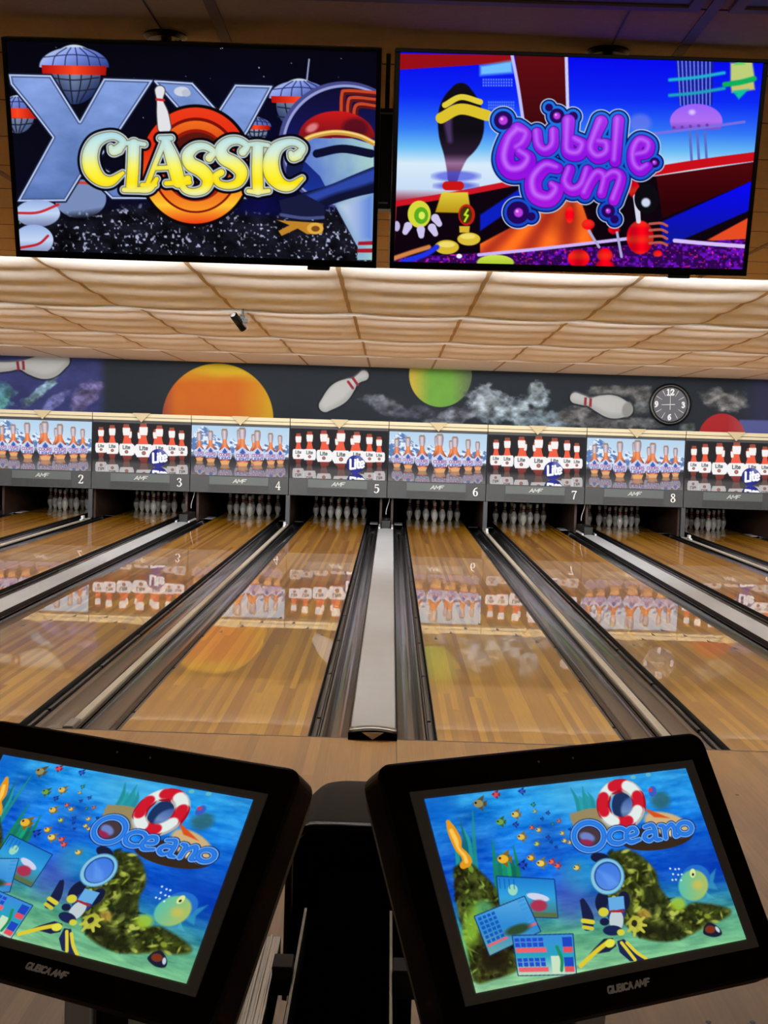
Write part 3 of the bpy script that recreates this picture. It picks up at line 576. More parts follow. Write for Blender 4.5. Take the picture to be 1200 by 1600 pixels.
    A.poly([(985, 700), (1000, 686), (1030, 700), (1042, 722), (1018, 732), (985, 722)], (25, 30, 50), smooth=True); A.ell(1005, 708, 16, 12, (120, 50, 30)); A.ell(1028, 708, 5, 11, (190, 205, 220), rot=-.6)
    for x, y in ((765, 240), (812, 232)): A.ell(x, y, 8, 6, (110, 190, 190), .8)
    return A

BP = [(0, .30), (.04, .44), (.12, .46), (.22, .42), (.34, .30), (.42, .36), (.5, .56), (.6, .88), (.7, 1.0), (.78, .98), (.86, .82), (.94, .62), (1, .52)]
def bottle_poly(cx, y0, y1, hw, t0=0, t1=1, flip=False, wide=None):
    ts = [t for t in np.linspace(0, 1, 41) if t0 - 1e-9 <= t <= t1 + 1e-9]
    P = wide or BP; w_ = [hw*np.interp(t, [k for k, _ in P], [v for _, v in P]) for t in ts]
    ys = [(y0 + (y1 - y0)*t) for t in ts]
    if flip: ys = [2*y1 - y for y in ys]
    return [(cx - a, y) for a, y in zip(w_, ys)] + [(cx + a, y) for a, y in zip(w_[::-1], ys[::-1])]
def art_mountain():
    A = Art(300, 160, [(62, 198), (966, 215), (948, 698), (45, 680)], 4)
    sky = grad([(190, (175, 205, 230)), (350, (190, 215, 235)), (440, (215, 230, 245)), (490, (120, 130, 150)), (520, (40, 40, 45)), (600, (70, 68, 70)), (700, (120, 118, 120))])
    A.all(lambda x, y: sky(x, y - (x - 500)*.02))
    for pts in ([(50, 330), (110, 240), (165, 203), (220, 240), (270, 290), (340, 350), (340, 470), (50, 470)], [(380, 470), (410, 340), (430, 320), (470, 360), (500, 330), (600, 400), (640, 470)], [(700, 470), (735, 370), (790, 400), (930, 370), (960, 390), (955, 500)]):
        A.poly(pts, lambda x, y: np.clip(np.array([85, 120, 175]) + (np.clip((fbm((x + y*.7)/34, (y - x*.5)/22) - .42)*6, 0, 1))[:, None]*np.array([140, 115, 70]), 0, 255), aa=8)
    bots = [(500, 235, 560, 50), (632, 278, 560, 44), (128, 265, 545, 49), (232, 250, 558, 56), (363, 230, 580, 63), (878, 285, 565, 46), (790, 265, 572, 53), (668, 240, 582, 65), (528, 215, 594, 73)]
    for fl in (True, False):
        for cx, y0, y1, hw in bots:
            k = .62 if fl else 1; al = .75 if fl else 1; mixc = (lambda c: tuple(k*v + (1 - k)*95 for v in c))
            body = grad([(cx - hw, mixc((70, 25, 15))), (cx - hw*.45, mixc((200, 95, 50))), (cx, mixc((240, 150, 95))), (cx + hw*.45, mixc((200, 95, 50))), (cx + hw, mixc((40, 18, 20)))], 0)
            A.poly(bottle_poly(cx, y0, y1, hw, 0, 1, fl), body, al, aa=4)
            A.poly(bottle_poly(cx, y0, y1, hw, .88, 1, fl), mixc((225, 165, 110)), al, aa=5)
            A.poly(bottle_poly(cx, y0, y1, hw, .03, .32, fl), grad([(cx - hw*.4, mixc((150, 145, 160))), (cx, mixc((225, 205, 205))), (cx + hw*.4, mixc((130, 125, 145)))], 0), al, aa=4); A.poly(bottle_poly(cx, y0, y1, hw, 0, .05, fl), mixc((150, 130, 115)), al, aa=4)
            lab = bottle_poly(cx, y0, y1, hw*1.02, .6, .87, fl); n = len(lab)//2
            A.poly(lab, mixc((205, 212, 238)), al, aa=4); H_ = y1 - y0; Y = lambda t: (2*y1 - (y0 + H_*t)) if fl else y0 + H_*t
            A.poly([(cx - hw*.82, Y(.62)), (cx, Y(.5)), (cx + hw*.82, Y(.62))], mixc((190, 205, 235)), al, aa=4); A.poly([(cx - hw*.4, Y(.65)), (cx, Y(.54)), (cx + hw*.4, Y(.65)), (cx, Y(.70))], mixc((60, 90, 170)), al, aa=5)
            for word, tt, cc in (('COORS', .685, (150, 80, 130)), ('LIGHT', .79, (70, 75, 150))):
                st, wd = text_strokes(word, H_*.075, hw*.05, .2, 0, 1.0); f = 1.62*hw/wd
                st = [np.stack([cx + (P[:, 0] - wd/2)*f, np.array([Y(tt + (p/(H_))) for p in P[:, 1]]), P[:, 2]], 1) for P in st]
                i, sd = A.stroke_sd(st, 5); A.put(i, sd, mixc(cc), al*.9, aa=3.5)
    return A
LP = [(0, .36), (.06, .42), (.09, .40), (.10, .52), (.2, .52), (.30, .44), (.32, .34), (.42, .42), (.5, .54), (.54, .66), (.72, .66), (.84, .56), (.92, .46), (1, .36)]
def art_dark():
    A = Art(300, 160, [(97, 178), (1018, 200), (998, 678), (88, 652)], 4)
    flo = grad([(170, (24, 23, 25)), (540, (26, 25, 27)), (580, (70, 66, 66)), (690, (80, 76, 76))]); A.all(lambda x, y: flo(x, y - (x - 500)*.03))
    bots = [(545, 250, 540, 60), (690, 245, 540, 60), (432, 240, 540, 52), (170, 228, 518, 52), (275, 208, 535, 58), (408, 198, 556, 66), (930, 255, 544, 52), (838, 228, 552, 58), (720, 208, 560, 66), (570, 187, 575, 76)]
    for fl in (True, False):
        for cx, y0, y1, hw in bots:
            k = .8 if fl else 1; al = .8 if fl else 1; mixc = (lambda c: tuple(k*v + (1 - k)*60 for v in c)); H_ = y1 - y0; Y = lambda t: (2*y1 - (y0 + H_*t)) if fl else y0 + H_*t
            if fl and cx in (545, 690, 432): continue
            A.poly(bottle_poly(cx, y0, y1, hw, 0, 1, fl, LP), grad([(y0, mixc((225, 95, 65))), (y0 + H_*.5, mixc((235, 90, 60))), (y0 + H_*.84, mixc((140, 55, 45))), (y1, mixc((110, 45, 40)))]) if not fl else mixc((130, 90, 80)), al, aa=4)
            A.poly(bottle_poly(cx, y0, y1, hw, 0, .08, fl, LP), mixc((150, 75, 60)), al, aa=4); A.poly(bottle_poly(cx, y0, y1, hw, .1, .31, fl, LP), mixc((240, 238, 236)), al, aa=4)
            q = [(cx - hw*.88, Y(.53)), (cx + hw*.88, Y(.53)), (cx + hw, Y(.58)), (cx + hw*1.0, Y(.76)), (cx + hw*.84, Y(.84)), (cx - hw*.84, Y(.84)), (cx - hw*1.0, Y(.76)), (cx - hw, Y(.58))]
            A.poly(q, mixc((240, 238, 238)), al, aa=4, grow=2); A.ell(cx, Y(.745), hw*.26, hw*.26, mixc((140, 85, 75)), al, aa=3); A.ell(cx, Y(.745), hw*.14, hw*.14, mixc((180, 120, 105)), al, aa=3)
            st, wd = text_strokes('Lite', H_*.09, hw*.055, .18, 0, 1.0); f = .95*hw/wd
            st = [np.stack([cx + (P[:, 0] - wd/2)*f, np.array([Y(.575 + p/H_) for p in P[:, 1]]), P[:, 2]], 1) for P in st]
            i, sd = A.stroke_sd(st, 5); A.put(i, sd, mixc((55, 60, 60)), al*.9, aa=3.5)
    for cy, ry, fl in ((692, 84, True), (522, 86, False)):
        A.ell(706, cy, 86, ry, grad([(620, (28, 34, 110)), (706, (35, 44, 150)), (792, (24, 28, 90))], 0), aa=4)
        if not fl: A.ell(742, 470, 40, 26, (170, 175, 215), .55, rot=.7, aa=26)
        st, wd = text_strokes('Lite', 88, 11, .16, 0, 1.15); sgn = -1 if fl else 1
        st = [np.stack([658 + P[:, 0]*125/wd, (cy + sgn*(P[:, 1] - 44 - P[:, 0]*.08)), P[:, 2]], 1) for P in st]
        i, sd = A.stroke_sd(st, 8); A.put(i, sd - 4, (20, 24, 90)); A.put(i, sd, (245, 245, 250))
    return A

def art_mural():
    # drawn in the wall's own picture plane; blocks of painted sky, planets, pins and clouds
    A = Art(1900, 140, [(-152.8, 539.2), (1377.3, 587.6), (1371.1, 703.7), (-154.0, 655.1)], 1.2)
    def bg(x, y):
        b = np.stack([30 + 6*fbm(x/60, y/30), 38 + 7*fbm(x/60, y/30), 46 + 8*fbm(x/60, y/30)], 1)
        k = np.clip((168 - x)/16, 0, 1)[:, None]; b = b*(1 - k) + k*np.stack([42 + 26*fbm(x/30, y/16), 46 + 30*fbm(x/30, y/16), 98 + 45*fbm(x/30, y/16)], 1)
        k2 = np.clip((x - 1150)/40, 0, 1)[:, None]; return b*(1 - k2) + k2*np.array([46, 50, 82])
    A.all(bg)
    def cloud(cx, cy, rx, ry, col, seed, thr=.5, a=1.0, rot=0):
        i = A.box_idx(cx - rx*1.3, cy - rx - ry, cx + rx*1.3, cy + rx + ry); x, y = A.x[i], A.y[i]; dx, dy = x - cx, y - cy
        X, Y_ = math.cos(rot)*dx + math.sin(rot)*dy, -math.sin(rot)*dx + math.cos(rot)*dy
        r = np.hypot(X/rx, Y_/ry); n = fbm(x/16 + seed, y/12 + seed, 4)
        m = np.clip((1.12 - r + (n - thr)*1.3)*2.4, 0, 1)*a*.97; t = fbm(x/13 + seed + 7, y/9 + 3, 4)
        c = np.array(col)[None]*(.45 + .85*np.clip((t - .25)*1.7, 0, 1))[:, None]; A.c[i] = A.c[i]*(1 - m[:, None]) + np.clip(c, 0, 255)*m[:, None]
    # left: blue nebula streaks
    cloud(3, 618, 22, 22, (110, 190, 190), 3); cloud(62, 612, 44, 9, (150, 190, 215), 8, rot=-.75); cloud(85, 628, 34, 9, (105, 110, 170), 11, rot=-.75); cloud(132, 622, 30, 18, (135, 125, 180), 15, rot=-.7, a=.9)
    A.ell(-45, 600, 50, 30, (60, 70, 140), .7, aa=20)
    def pin(pts, shade_dir=1):
        P = smooth_line(pts, 10); i, sd = A.stroke_sd([P], 6); A.put(i, sd - 2, (14, 16, 20), .85, aa=3); A.put(i, sd, (176, 180, 180))
        P2 = P.copy(); P2[:, 1] -= 3; P2[:, 2] *= .75; i, sd = A.stroke_sd([P2], 6); A.put(i, sd, (200, 203, 203), .9, aa=6)
    def bands(b):
        for q in b: A.poly(q, (150, 40, 55))
    pin([(-3, 574, 8), (14, 573, 7), (32, 571, 6.5), (52, 573, 14), (74, 572, 20), (96, 563, 13)]); bands([[(25, 565), (29, 564), (31, 578), (27, 579)], [(34, 564), (38, 564), (39, 578), (35, 578)]])
    sp = lambda x, y: np.clip(np.stack([212 + 0*x - np.clip(275 - x, 0, 30)*2.4, 102 + np.clip((x - 370)/50, 0, 1)*55 + np.clip((600 - y)/28, 0, 1)*70 + 12*fbm(x/20, y/20) - np.clip(275 - x, 0, 30)*1.6, 28 + np.clip(275 - x, 0, 30)*1.2 + 0*x], 1), 0, 255)
    A.ell(340, 655, 87, 87, sp); A.ell(358, 578, 48, 10, (225, 195, 40), .6, aa=8, cond=lambda x, y: np.hypot(x - 340, y - 655) < 85)
    pin([(508, 634, 10), (528, 616, 17), (543, 604, 12), (552, 598, 6.5), (560, 592, 6), (568, 587, 8)]); [A.line([(bx - 3.6, by - 5), (bx + 3.6, by + 5)], (150, 40, 55), 2.0, curve=False) for bx, by in ((547.5, 601.5), (555, 596))]
    cloud(600, 632, 36, 14, (120, 125, 140), 21, a=.85, rot=.35); cloud(650, 645, 44, 12, (85, 90, 108), 25, a=.8, rot=-.15)
    A.ell(688, 586, 49, 50, lambda x, y: np.clip(np.stack([105 + np.clip((672 - x)/26, 0, 1)*90 - np.clip((x - 712)/26, 0, 1)*15 + 16*fbm(x/14, y/10), 165 + 16*fbm(x/14, y/10) - np.clip((x - 705)/30, 0, 1)*55 + np.clip((672 - x)/26, 0, 1)*10, 66 + 0*x + 20*np.clip((x - 700)/40, 0, 1)], 1), 0, 255))
    cloud(705, 652, 46, 12, (130, 136, 152), 29, rot=-.25); cloud(768, 632, 38, 24, (165, 180, 192), 31, rot=.3); cloud(757, 610, 12, 12, (150, 165, 178), 36); cloud(805, 645, 48, 22, (160, 180, 192), 33); cloud(840, 622, 17, 24, (165, 185, 198), 38); cloud(836, 606, 10, 9, (160, 175, 182), 39); cloud(868, 655, 50, 14, (150, 172, 188), 41)
    cloud(905, 652, 42, 16, (115, 115, 116), 45); cloud(960, 662, 60, 11, (105, 106, 108), 47); cloud(955, 612, 44, 9, (112, 114, 116), 51); cloud(1003, 618, 20, 14, (118, 120, 122), 53); cloud(1005, 640, 18, 14, (120, 125, 130), 55); cloud(1018, 662, 20, 8, (125, 132, 136), 57)
    pin([(899, 622, 8.5), (912, 626, 7.5), (922, 629, 6.5), (940, 632, 14), (958, 636, 18), (978, 640, 11)]); A.ell(980, 640, 8, 12, (150, 152, 150), rot=.25, aa=3); bands([[(913, 621), (917, 621), (916, 634), (912, 633)], [(921, 622), (925, 623), (924, 636), (920, 635)]])
    cloud(1125, 622, 40, 15, (140, 142, 142), 61, rot=.1); cloud(1145, 632, 26, 12, (135, 138, 138), 63); cloud(1075, 668, 12, 8, (110, 120, 120), 66)
    A.poly([(1155, 656), (1260, 658), (1260, 690), (1155, 690)], (92, 100, 165), aa=3); A.ell(1128, 686, 37, 40, lambda x, y: np.clip(np.stack([185 + 0*x, 38 + 40*np.clip((x - 1135)/25, 0, 1), 42 + 40*np.clip((x - 1135)/25, 0, 1)], 1), 0, 255))
    cloud(1270, 630, 40, 20, (120, 124, 130), 71)
    A.c *= .88
    return A

# ================================================================== MATERIALS
def wood_mat(name, cols, board=.027, rough=.3, coat=1.0, coatr=.03, tone=1.0, far=None, plank=1.4):
    """narrow strips of maple: every strip and every length of strip has its own tone"""
    m = bpy.data.materials.new(name); m.use_nodes = True; nt = m.node_tree; N = nt.nodes.new; Lk = nt.links.new
    b = nt.nodes['Principled BSDF']; b.inputs['Roughness'].default_value = rough
    b.inputs['Coat Weight'].default_value = coat; b.inputs['Coat Roughness'].default_value = coatr; b.inputs['Coat IOR'].default_value = 1.5
    tc = N('ShaderNodeTexCoord'); sx = N('ShaderNodeSeparateXYZ'); Lk(tc.outputs['Object'], sx.inputs[0])
    def math_(op, a, bb):
        n = N('ShaderNodeMath'); n.operation = op
        for k, q in enumerate((a, bb)):
            if q is None: continue
            if isinstance(q, (int, float)): n.inputs[k].default_value = q
            else: Lk(q, n.inputs[k])
        return n.outputs[0]
    bi = math_('FLOOR', math_('DIVIDE', sx.outputs[0], board), None)
    w1 = N('ShaderNodeTexWhiteNoise'); w1.noise_dimensions = '1D'; Lk(bi, w1.inputs['W'])
    seg = math_('FLOOR', math_('ADD', math_('DIVIDE', sx.outputs[1], plank), math_('MULTIPLY', w1.outputs['Value'], 7.3)), None)
    cv = N('ShaderNodeCombineXYZ'); Lk(bi, cv.inputs[0]); Lk(seg, cv.inputs[1])
    oi = N('ShaderNodeObjectInfo'); Lk(math_('MULTIPLY', oi.outputs['Random'], 50.0), cv.inputs[2])
    w2 = N('ShaderNodeTexWhiteNoise'); w2.noise_dimensions = '3D'; Lk(cv.outputs[0], w2.inputs['Vector'])
    rp = N('ShaderNodeValToRGB'); Lk(w2.outputs['Value'], rp.inputs[0])
    e = rp.color_ramp.elements; e[0].color = lin(cols[0]); e[1].color = lin(cols[-1]); e[0].position = 0; e[1].position = 1
    for k, c in enumerate(cols[1:-1]): q = e.new((k + 1)/(len(cols) - 1)); q.color = lin(c)
    mp = N('ShaderNodeMapping'); mp.inputs['Scale'].default_value = (60, 1.6, 1); Lk(tc.outputs['Object'], mp.inputs[0])
    nz = N('ShaderNodeTexNoise'); nz.inputs['Scale'].default_value = 1.5; nz.inputs['Detail'].default_value = 5; Lk(mp.outputs[0], nz.inputs['Vector'])
    mx = N('ShaderNodeMix'); mx.data_type = 'RGBA'; mx.blend_type = 'MULTIPLY'; mx.inputs[0].default_value = .30
    r2 = N('ShaderNodeValToRGB'); r2.color_ramp.elements[0].color = (.62, .56, .48, 1); r2.color_ramp.elements[1].color = (1.25, 1.25, 1.25, 1); Lk(nz.outputs['Fac'], r2.inputs[0])
    r2.color_ramp.elements[0].position = .3; r2.color_ramp.elements[1].position = .7
    Lk(rp.outputs[0], mx.inputs[6]); Lk(r2.outputs[0], mx.inputs[7]); out = mx.outputs[2]
    if far:   # the lane changes from maple to pine behind the arrows and back to maple on the pin deck
        f1 = N('ShaderNodeMapRange'); f1.inputs[1].default_value = far[0]; f1.inputs[2].default_value = far[0] + .6; Lk(math_('ADD', sx.outputs[1], math_('MULTIPLY', math_('MODULO', math_('ABSOLUTE', bi, None), 2.0), -.5)), f1.inputs[0])
        f2 = math_('LESS_THAN', sx.outputs[1], far[1]); ff = math_('MULTIPLY', f1.outputs[0], f2)
        m2 = N('ShaderNodeMix'); m2.data_type = 'RGBA'; m2.blend_type = 'MULTIPLY'; Lk(ff, m2.inputs[0]); Lk(out, m2.inputs[6]); m2.inputs[7].default_value = far[2]; out = m2.outputs[2]
    Lk(out, b.inputs['Base Color'])
    bp = N('ShaderNodeBump'); bp.inputs['Strength'].default_value = .0; bp.inputs['Distance'].default_value = .002; Lk(w2.outputs['Value'], bp.inputs['Height']); Lk(bp.outputs[0], b.inputs['Normal'])
    mp2 = N('ShaderNodeMapping'); mp2.inputs['Scale'].default_value = (14, 1.1, 1); Lk(tc.outputs['Object'], mp2.inputs[0])
    n3 = N('ShaderNodeTexNoise'); n3.inputs['Scale'].default_value = 1.0; n3.inputs['Detail'].default_value = 2; Lk(mp2.outputs[0], n3.inputs['Vector'])
    b3 = N('ShaderNodeBump'); b3.inputs['Strength'].default_value = .03; b3.inputs['Distance'].default_value = .003; Lk(n3.outputs['Fac'], b3.inputs['Height']); Lk(b3.outputs[0], b.inputs['Coat Normal'])
    return m
WOODC = [(148, 96, 8), (182, 134, 24), (158, 109, 12), (206, 158, 38), (196, 147, 30)]
M = dict(
    lane=wood_mat('lane_maple', WOODC, .0405, .35, .85, .015, far=(5.2, 17.4, (1.06, .92, .74, 1)), plank=6.0),
    approach=wood_mat('approach_maple', [(138, 98, 40), (154, 112, 50), (146, 104, 44), (162, 120, 58)], .057, .45, .15, .2, plank=1.1),
    gutter=mat('charcoal_gutter_plastic', (34, 34, 35), .2, var=.2, scale=6, coat=.4),
    rail=mat('black_bumper_rail', (22, 21, 22), .35, var=.2),
    lanedge=mat('black_lane_edge', (14, 13, 13), .4),
    cap=mat('pale_divider_laminate', (180, 184, 186), .35, var=.10, scale=3),
    capn=mat('cream_divider_strip', (178, 168, 148), .4, var=.12, scale=8),
    nose=mat('brushed_grey_nose', (120, 116, 108), .3, .6),
    black=mat('black_plastic', (10, 10, 11), .35), matte=mat('matt_black', (5, 5, 5), .9, spec=0.0), gloss=mat('gloss_black', (4, 4, 5), .12, spec=.3),
    beige=mat('beige_inlay', (190, 166, 130), .5),
    ceil=mat('cream_ceiling_panel', (236, 232, 226), .75, var=.05, scale=14, spec=.2),
    ceilb=mat('tan_ceiling_tile', (198, 168, 126), .9, var=.14, scale=60, spec=.15, bump=.3),
    tbar=mat('tan_ceiling_bar', (172, 142, 98), .6, var=.08), tbard=mat('brown_ceiling_bar', (120, 90, 58), .6, var=.08), jnt=mat('dark_joint', (50, 36, 24), .9),
    pin=mat('white_pin_plastic', (225, 222, 214), .25, coat=.4), red=mat('red_pin_band', (165, 28, 36), .3),
    pointer=mat('tan_cream_pointer', (196, 180, 138), .5), cream=mat('cream_trim', (214, 203, 166), .5), unit=mat('grey_mask_panel', (60, 63, 64), .45, var=.08), unitd=mat('dark_grey_mask_frame', (52, 52, 54), .5),
    plate=mat('light_grey_name_plate', (88, 95, 94), .4), grille=mat('ribbed_grey_grille', (60, 62, 62), .5), logo=mat('pale_lettering', (182, 188, 186), .4), white=mat('white_number', (238, 238, 236), .5),
    post=mat('grey_post', (62, 64, 68), .4), kick=mat('brown_kickback_wood', (56, 30, 18), .45, var=.3, scale=8), steel=mat('brushed_steel', (170, 166, 158), .28, .9, var=.1, scale=40), side=mat('dark_brown_plastic', (22, 9, 6), .5, spec=.2),
    lip=mat('dark_grey_bezel_lip', (130, 128, 124), .5), arm=mat('dark_arm', (34, 30, 27), .6, spec=.2), hood=mat('brown_black_hood', (22, 16, 12), .5, spec=.05), silver=mat('silver_paint', (200, 198, 195), .35, .25), wall=mat('dark_wall_paint', (40, 44, 54), .8, var=.1), tan=mat('tan_wall', (150, 122, 90), .8, var=.08),
    flap=mat('pale_gutter_flap', (205, 205, 208), .5), diff=mat('grey_diffuser', (88, 86, 96), .5), clockf=mat('slate_clock_face', (74, 76, 84), .5), glassy=mat('clock_tick_white', (225, 226, 228), .5),
    fill_lamp=mat('added_light_diffuser', (240, 230, 210), .5, emit=(255, 240, 215), estr=2.2), cable=mat('black_cable', (9, 9, 9), .5),  # glow of the two added fixtures over the approach
)
P_screen = picture_mat('lit_screen', 1.0, .12, spec=.06); P_mask = picture_mat('backlit_print', 1.05, .5, spec=.03); P_mural = picture_mat('mural_paint', 0, .7, base=1, spec=.2)

# ================================================================== SETTING
PITCH = 1.7175; LW = 1.054
LC = {n: (0 if False else ((n - 5.5)*PITCH) + (-.0357 if n % 2 else .0357)*(1 if True else 0)) for n in range(1, 11)}
# wide divider (0.735 m gap) right of odd lanes, narrow one (0.592 m gap) right of even lanes
for n in LC: LC[n] = (n - 5.5)*PITCH + (-.0357 if n % 2 else .0357)
XL, XR = -8.75, 8.75
fl = MB(); fl.box(XL, XR, -13, 0, -.12, 0); struct('floor', fl, M['approach'])
fl = MB(); fl.box(XL, XR, 0.0, 21, -.34, -.30); struct('floor', fl, M['matte'])
e = MB(); e.box(XL, XR, -.012, .004, -.30, .0006); struct('trim_1', e, M['lanedge'])
k = MB(); k.box(-.0 + .132, .136, -5, -.012, 0, .0008); struct('trim_2', k, M['lanedge'])     # board joint in the approach
dt = MB()
for x, y in ((1.804, -.98), (1.058, -3.68), (1.193, -3.67)): dt.lathe([(0, .0012), (.009, .0012), (.009, 0)], x, y, 10)
struct('trim_3', dt, M['lanedge'])
for nm, x0, x1 in (('wall_left', XL - .1, XL), ('wall_right', XR, XR + .1)):
    q = MB(); q.box(x0, x1, -13, 21, -.3, 3.2); struct(nm, q, M['tan'])
# the painted wall above the machines
mw = MB(); mw.box(XL, XR, 17.02, 17.12, 1.55, 3.1); wall_back = struct('wall_back', mw, M['wall'])
mural_me = art_mural().mesh('mural', (-8.588, 17.0, 2.9), (17.176, 0, 0), (0, 0, -1.3), P_mural)
mural = bpy.data.objects.new('wall_mural', mural_me); COL.objects.link(mural); mural['kind'] = 'structure'; mural.parent = wall_back
# pit behind the pins
pt = MB(); pt.box(XL, XR, 19.75, 19.8, -.3, 1.6); struct('wall_pit', pt, M['matte'])
pc = MB(); pc.box(XL, XR, 17.0, 19.75, 1.45, 1.5); struct('ceiling_pit', pc, M['matte'])

# ceiling over the approach: flat tiles, joints across and along, two grey unlit fixtures, two added lit ones unseen further on
ZC = 2.76
ROWY = [-4.395 + .595*k for k in range(10)] + [1.26]
cx_ = []; x = -.42 - 1.2*7
while x < XR: cx_.append(x); x += 1.2
def in_light(x0, x1, y0, y1):
    return any(abs((x0 + x1)/2 - lx) < .5 and abs((y0 + y1)/2 - ly) < .25 for lx, ly in LIGHTS)
LIGHTS = [(.18, -4.70), (1.38, -4.70)]
c = MB(); c.box(XL, XR, -13, 1.26, ZC, ZC + .05); struct('ceiling', c, M['ceilb'])
c = MB()
for y in ROWY[:-1]: c.box(XL, XR, y - .003, y + .003, ZC - .0015, ZC + .001)
struct('trim_4', c, M['jnt'])
c = MB()
for x in cx_: c.box(x - .014, x + .014, -13, 1.26, ZC - .004, ZC + .001)
struct('trim_5', c, M['tbard'])
c = MB(); c.box(XL, XR, 1.25, 1.29, ZC - .002, ZC + .16); struct('trim_6', c, M['ceil'])
lab = {(.18, -4.70): 'unlit grey ceiling light above the right television, left of the pair', (1.38, -4.70): 'unlit grey ceiling light in the top right corner of the photo'}
def ceiling_light(x, y, w_, d_, lit, label):
    t = empty('ceiling_light', (x, y, ZC)); tag(t, label, 'ceiling light', 'recessed ceiling lights')
    f = MB(); a, b = w_/2, d_/2
    for q in ((-a, a, -b, -b + .03), (-a, a, b - .03, b), (-a, -a + .03, -b + .03, b - .03), (a - .03, a, -b + .03, b - .03)): f.box(*q, -.012, 0)
    f.build('frame', M['tbard'], t); g = MB(); g.box(-a + .03, a - .03, -b + .03, b - .03, -.006, 0); g.build('diffuser', M['fill_lamp'] if lit else M['diff'], t)
for x, y in LIGHTS: ceiling_light(x, y, 1.13, .58, False, lab[(x, y)])
ceiling_light(FILL_TROFFERS[0][0], FILL_TROFFERS[0][1], 1.13, .58, True, 'added ceiling light brightening the approach, hidden behind the left television')
ceiling_light(FILL_TROFFERS[1][0] , FILL_TROFFERS[1][1], 1.13, .58, True, 'added ceiling light brightening the approach, hidden behind the right television')

# stepped ceiling over the lanes: rippled panels that fall gently towards the pins
CW = 1.075; SEAMX = [-.365 + CW*k for k in range(-7, 9)]
def ripple(y, ya, yb, flat, edge=None):
    t = (y - ya)/(yb - ya); base = 2.895 - .105*t
    if flat: return 2.83 - .06*t
    n = 5 if yb < 9.5 else 4; u = t*n; f = u - math.floor(u)
    return base - .046*math.sin(PI*min(max(f, 0), 1))**.9*(edge if edge is not None else 1)
for r, (ya, yb) in enumerate(STEPS):
    flat = r == 3; ys = np.linspace(ya + .01, yb, 121); rs = random.Random(r)
    m_ = MB(); xs = [XL] + [x for x in SEAMX if XL < x < XR] + [XR]
    for x0, x1 in zip(xs[:-1], xs[1:]):
        nx = 11; amp = rs.uniform(-.012, .012); secs = []
        for y in ys:
            row = []
            for i in range(nx):
                u = i/(nx - 1); e_ = .30 + (.70 + amp*6)*math.sin(PI*u)**.5; row.append((x0 + (x1 - x0)*u, ripple(y, ya, yb, flat, e_)))
            secs.append(row)
        m_.sheet(secs, ys)
    o = struct('ceiling', m_, M['ceil']); o.data.polygons.foreach_set('use_smooth', [False]*len(o.data.polygons))
    tb = MB()
    for x in xs[1:-1]:
        secs = [[(x - .018, ripple(y, ya, yb, flat, .30) - .0005), (x - .018, ripple(y, ya, yb, flat, .30) - .0025), (x + .018, ripple(y, ya, yb, flat, .30) - .0025), (x + .018, ripple(y, ya, yb, flat, .30) - .0005)] for y in ys]
        tb.sheet(secs, ys)
    struct('trim_%d' % (7 + r), tb, M['tbar'])
    if r < 3:
        lp = MB(); lp.box(XL, XR, yb - .005, yb + .02, 2.757, 2.95); struct('trim_%d' % (11 + r), lp, M['ceil'])
rf = MB(); rf.box(XL, XR, 1.2, 17.2, 2.96, 3.0); struct('ceiling_roof', rf, M['matte'])

# ================================================================== LANES
def lane_name(n): return {1: 'far left', 10: 'far right'}.get(n, 'number %d' % n)
END = 19.2
arrow_x = [(-.42, 3.85), (-.28, 4.2), (-.14, 4.5), (0, 4.8), (.14, 4.5), (.28, 4.2), (.42, 3.85)]
for n in range(1, 11):
    cx = LC[n]
    where = {1: 'glossy wooden bowling lane beyond lane 2 at the far left', 9: 'glossy wooden bowling lane right of lane 8, partly in frame', 10: 'glossy wooden bowling lane beyond the frame at the far right'}.get(n, 'glossy wooden bowling lane leading to the unit marked %d' % n)
    t = empty('bowling_lane', (cx, 0, 0)); tag(t, where, 'bowling lane', 'bowling lanes')
    b = MB(); b.box(-LW/2, LW/2, .004, END, -.06, 0); b.build('lane_bed', M['lane'], t)
    s = MB()
    for sx_ in (-1, 1): s.box(sx_*LW/2 - .004, sx_*LW/2 + .004, .004, END, -.12, -.0005)
    s.build('edge_strip', M['lanedge'], t)
    for ax, ay in arrow_x:
        a = MB(); a.prism_z([(ax - .016, ay - .07), (ax + .016, ay - .07), (ax, ay + .08)], 0, .0006); a.build('aiming_arrow', M['lanedge'], t)
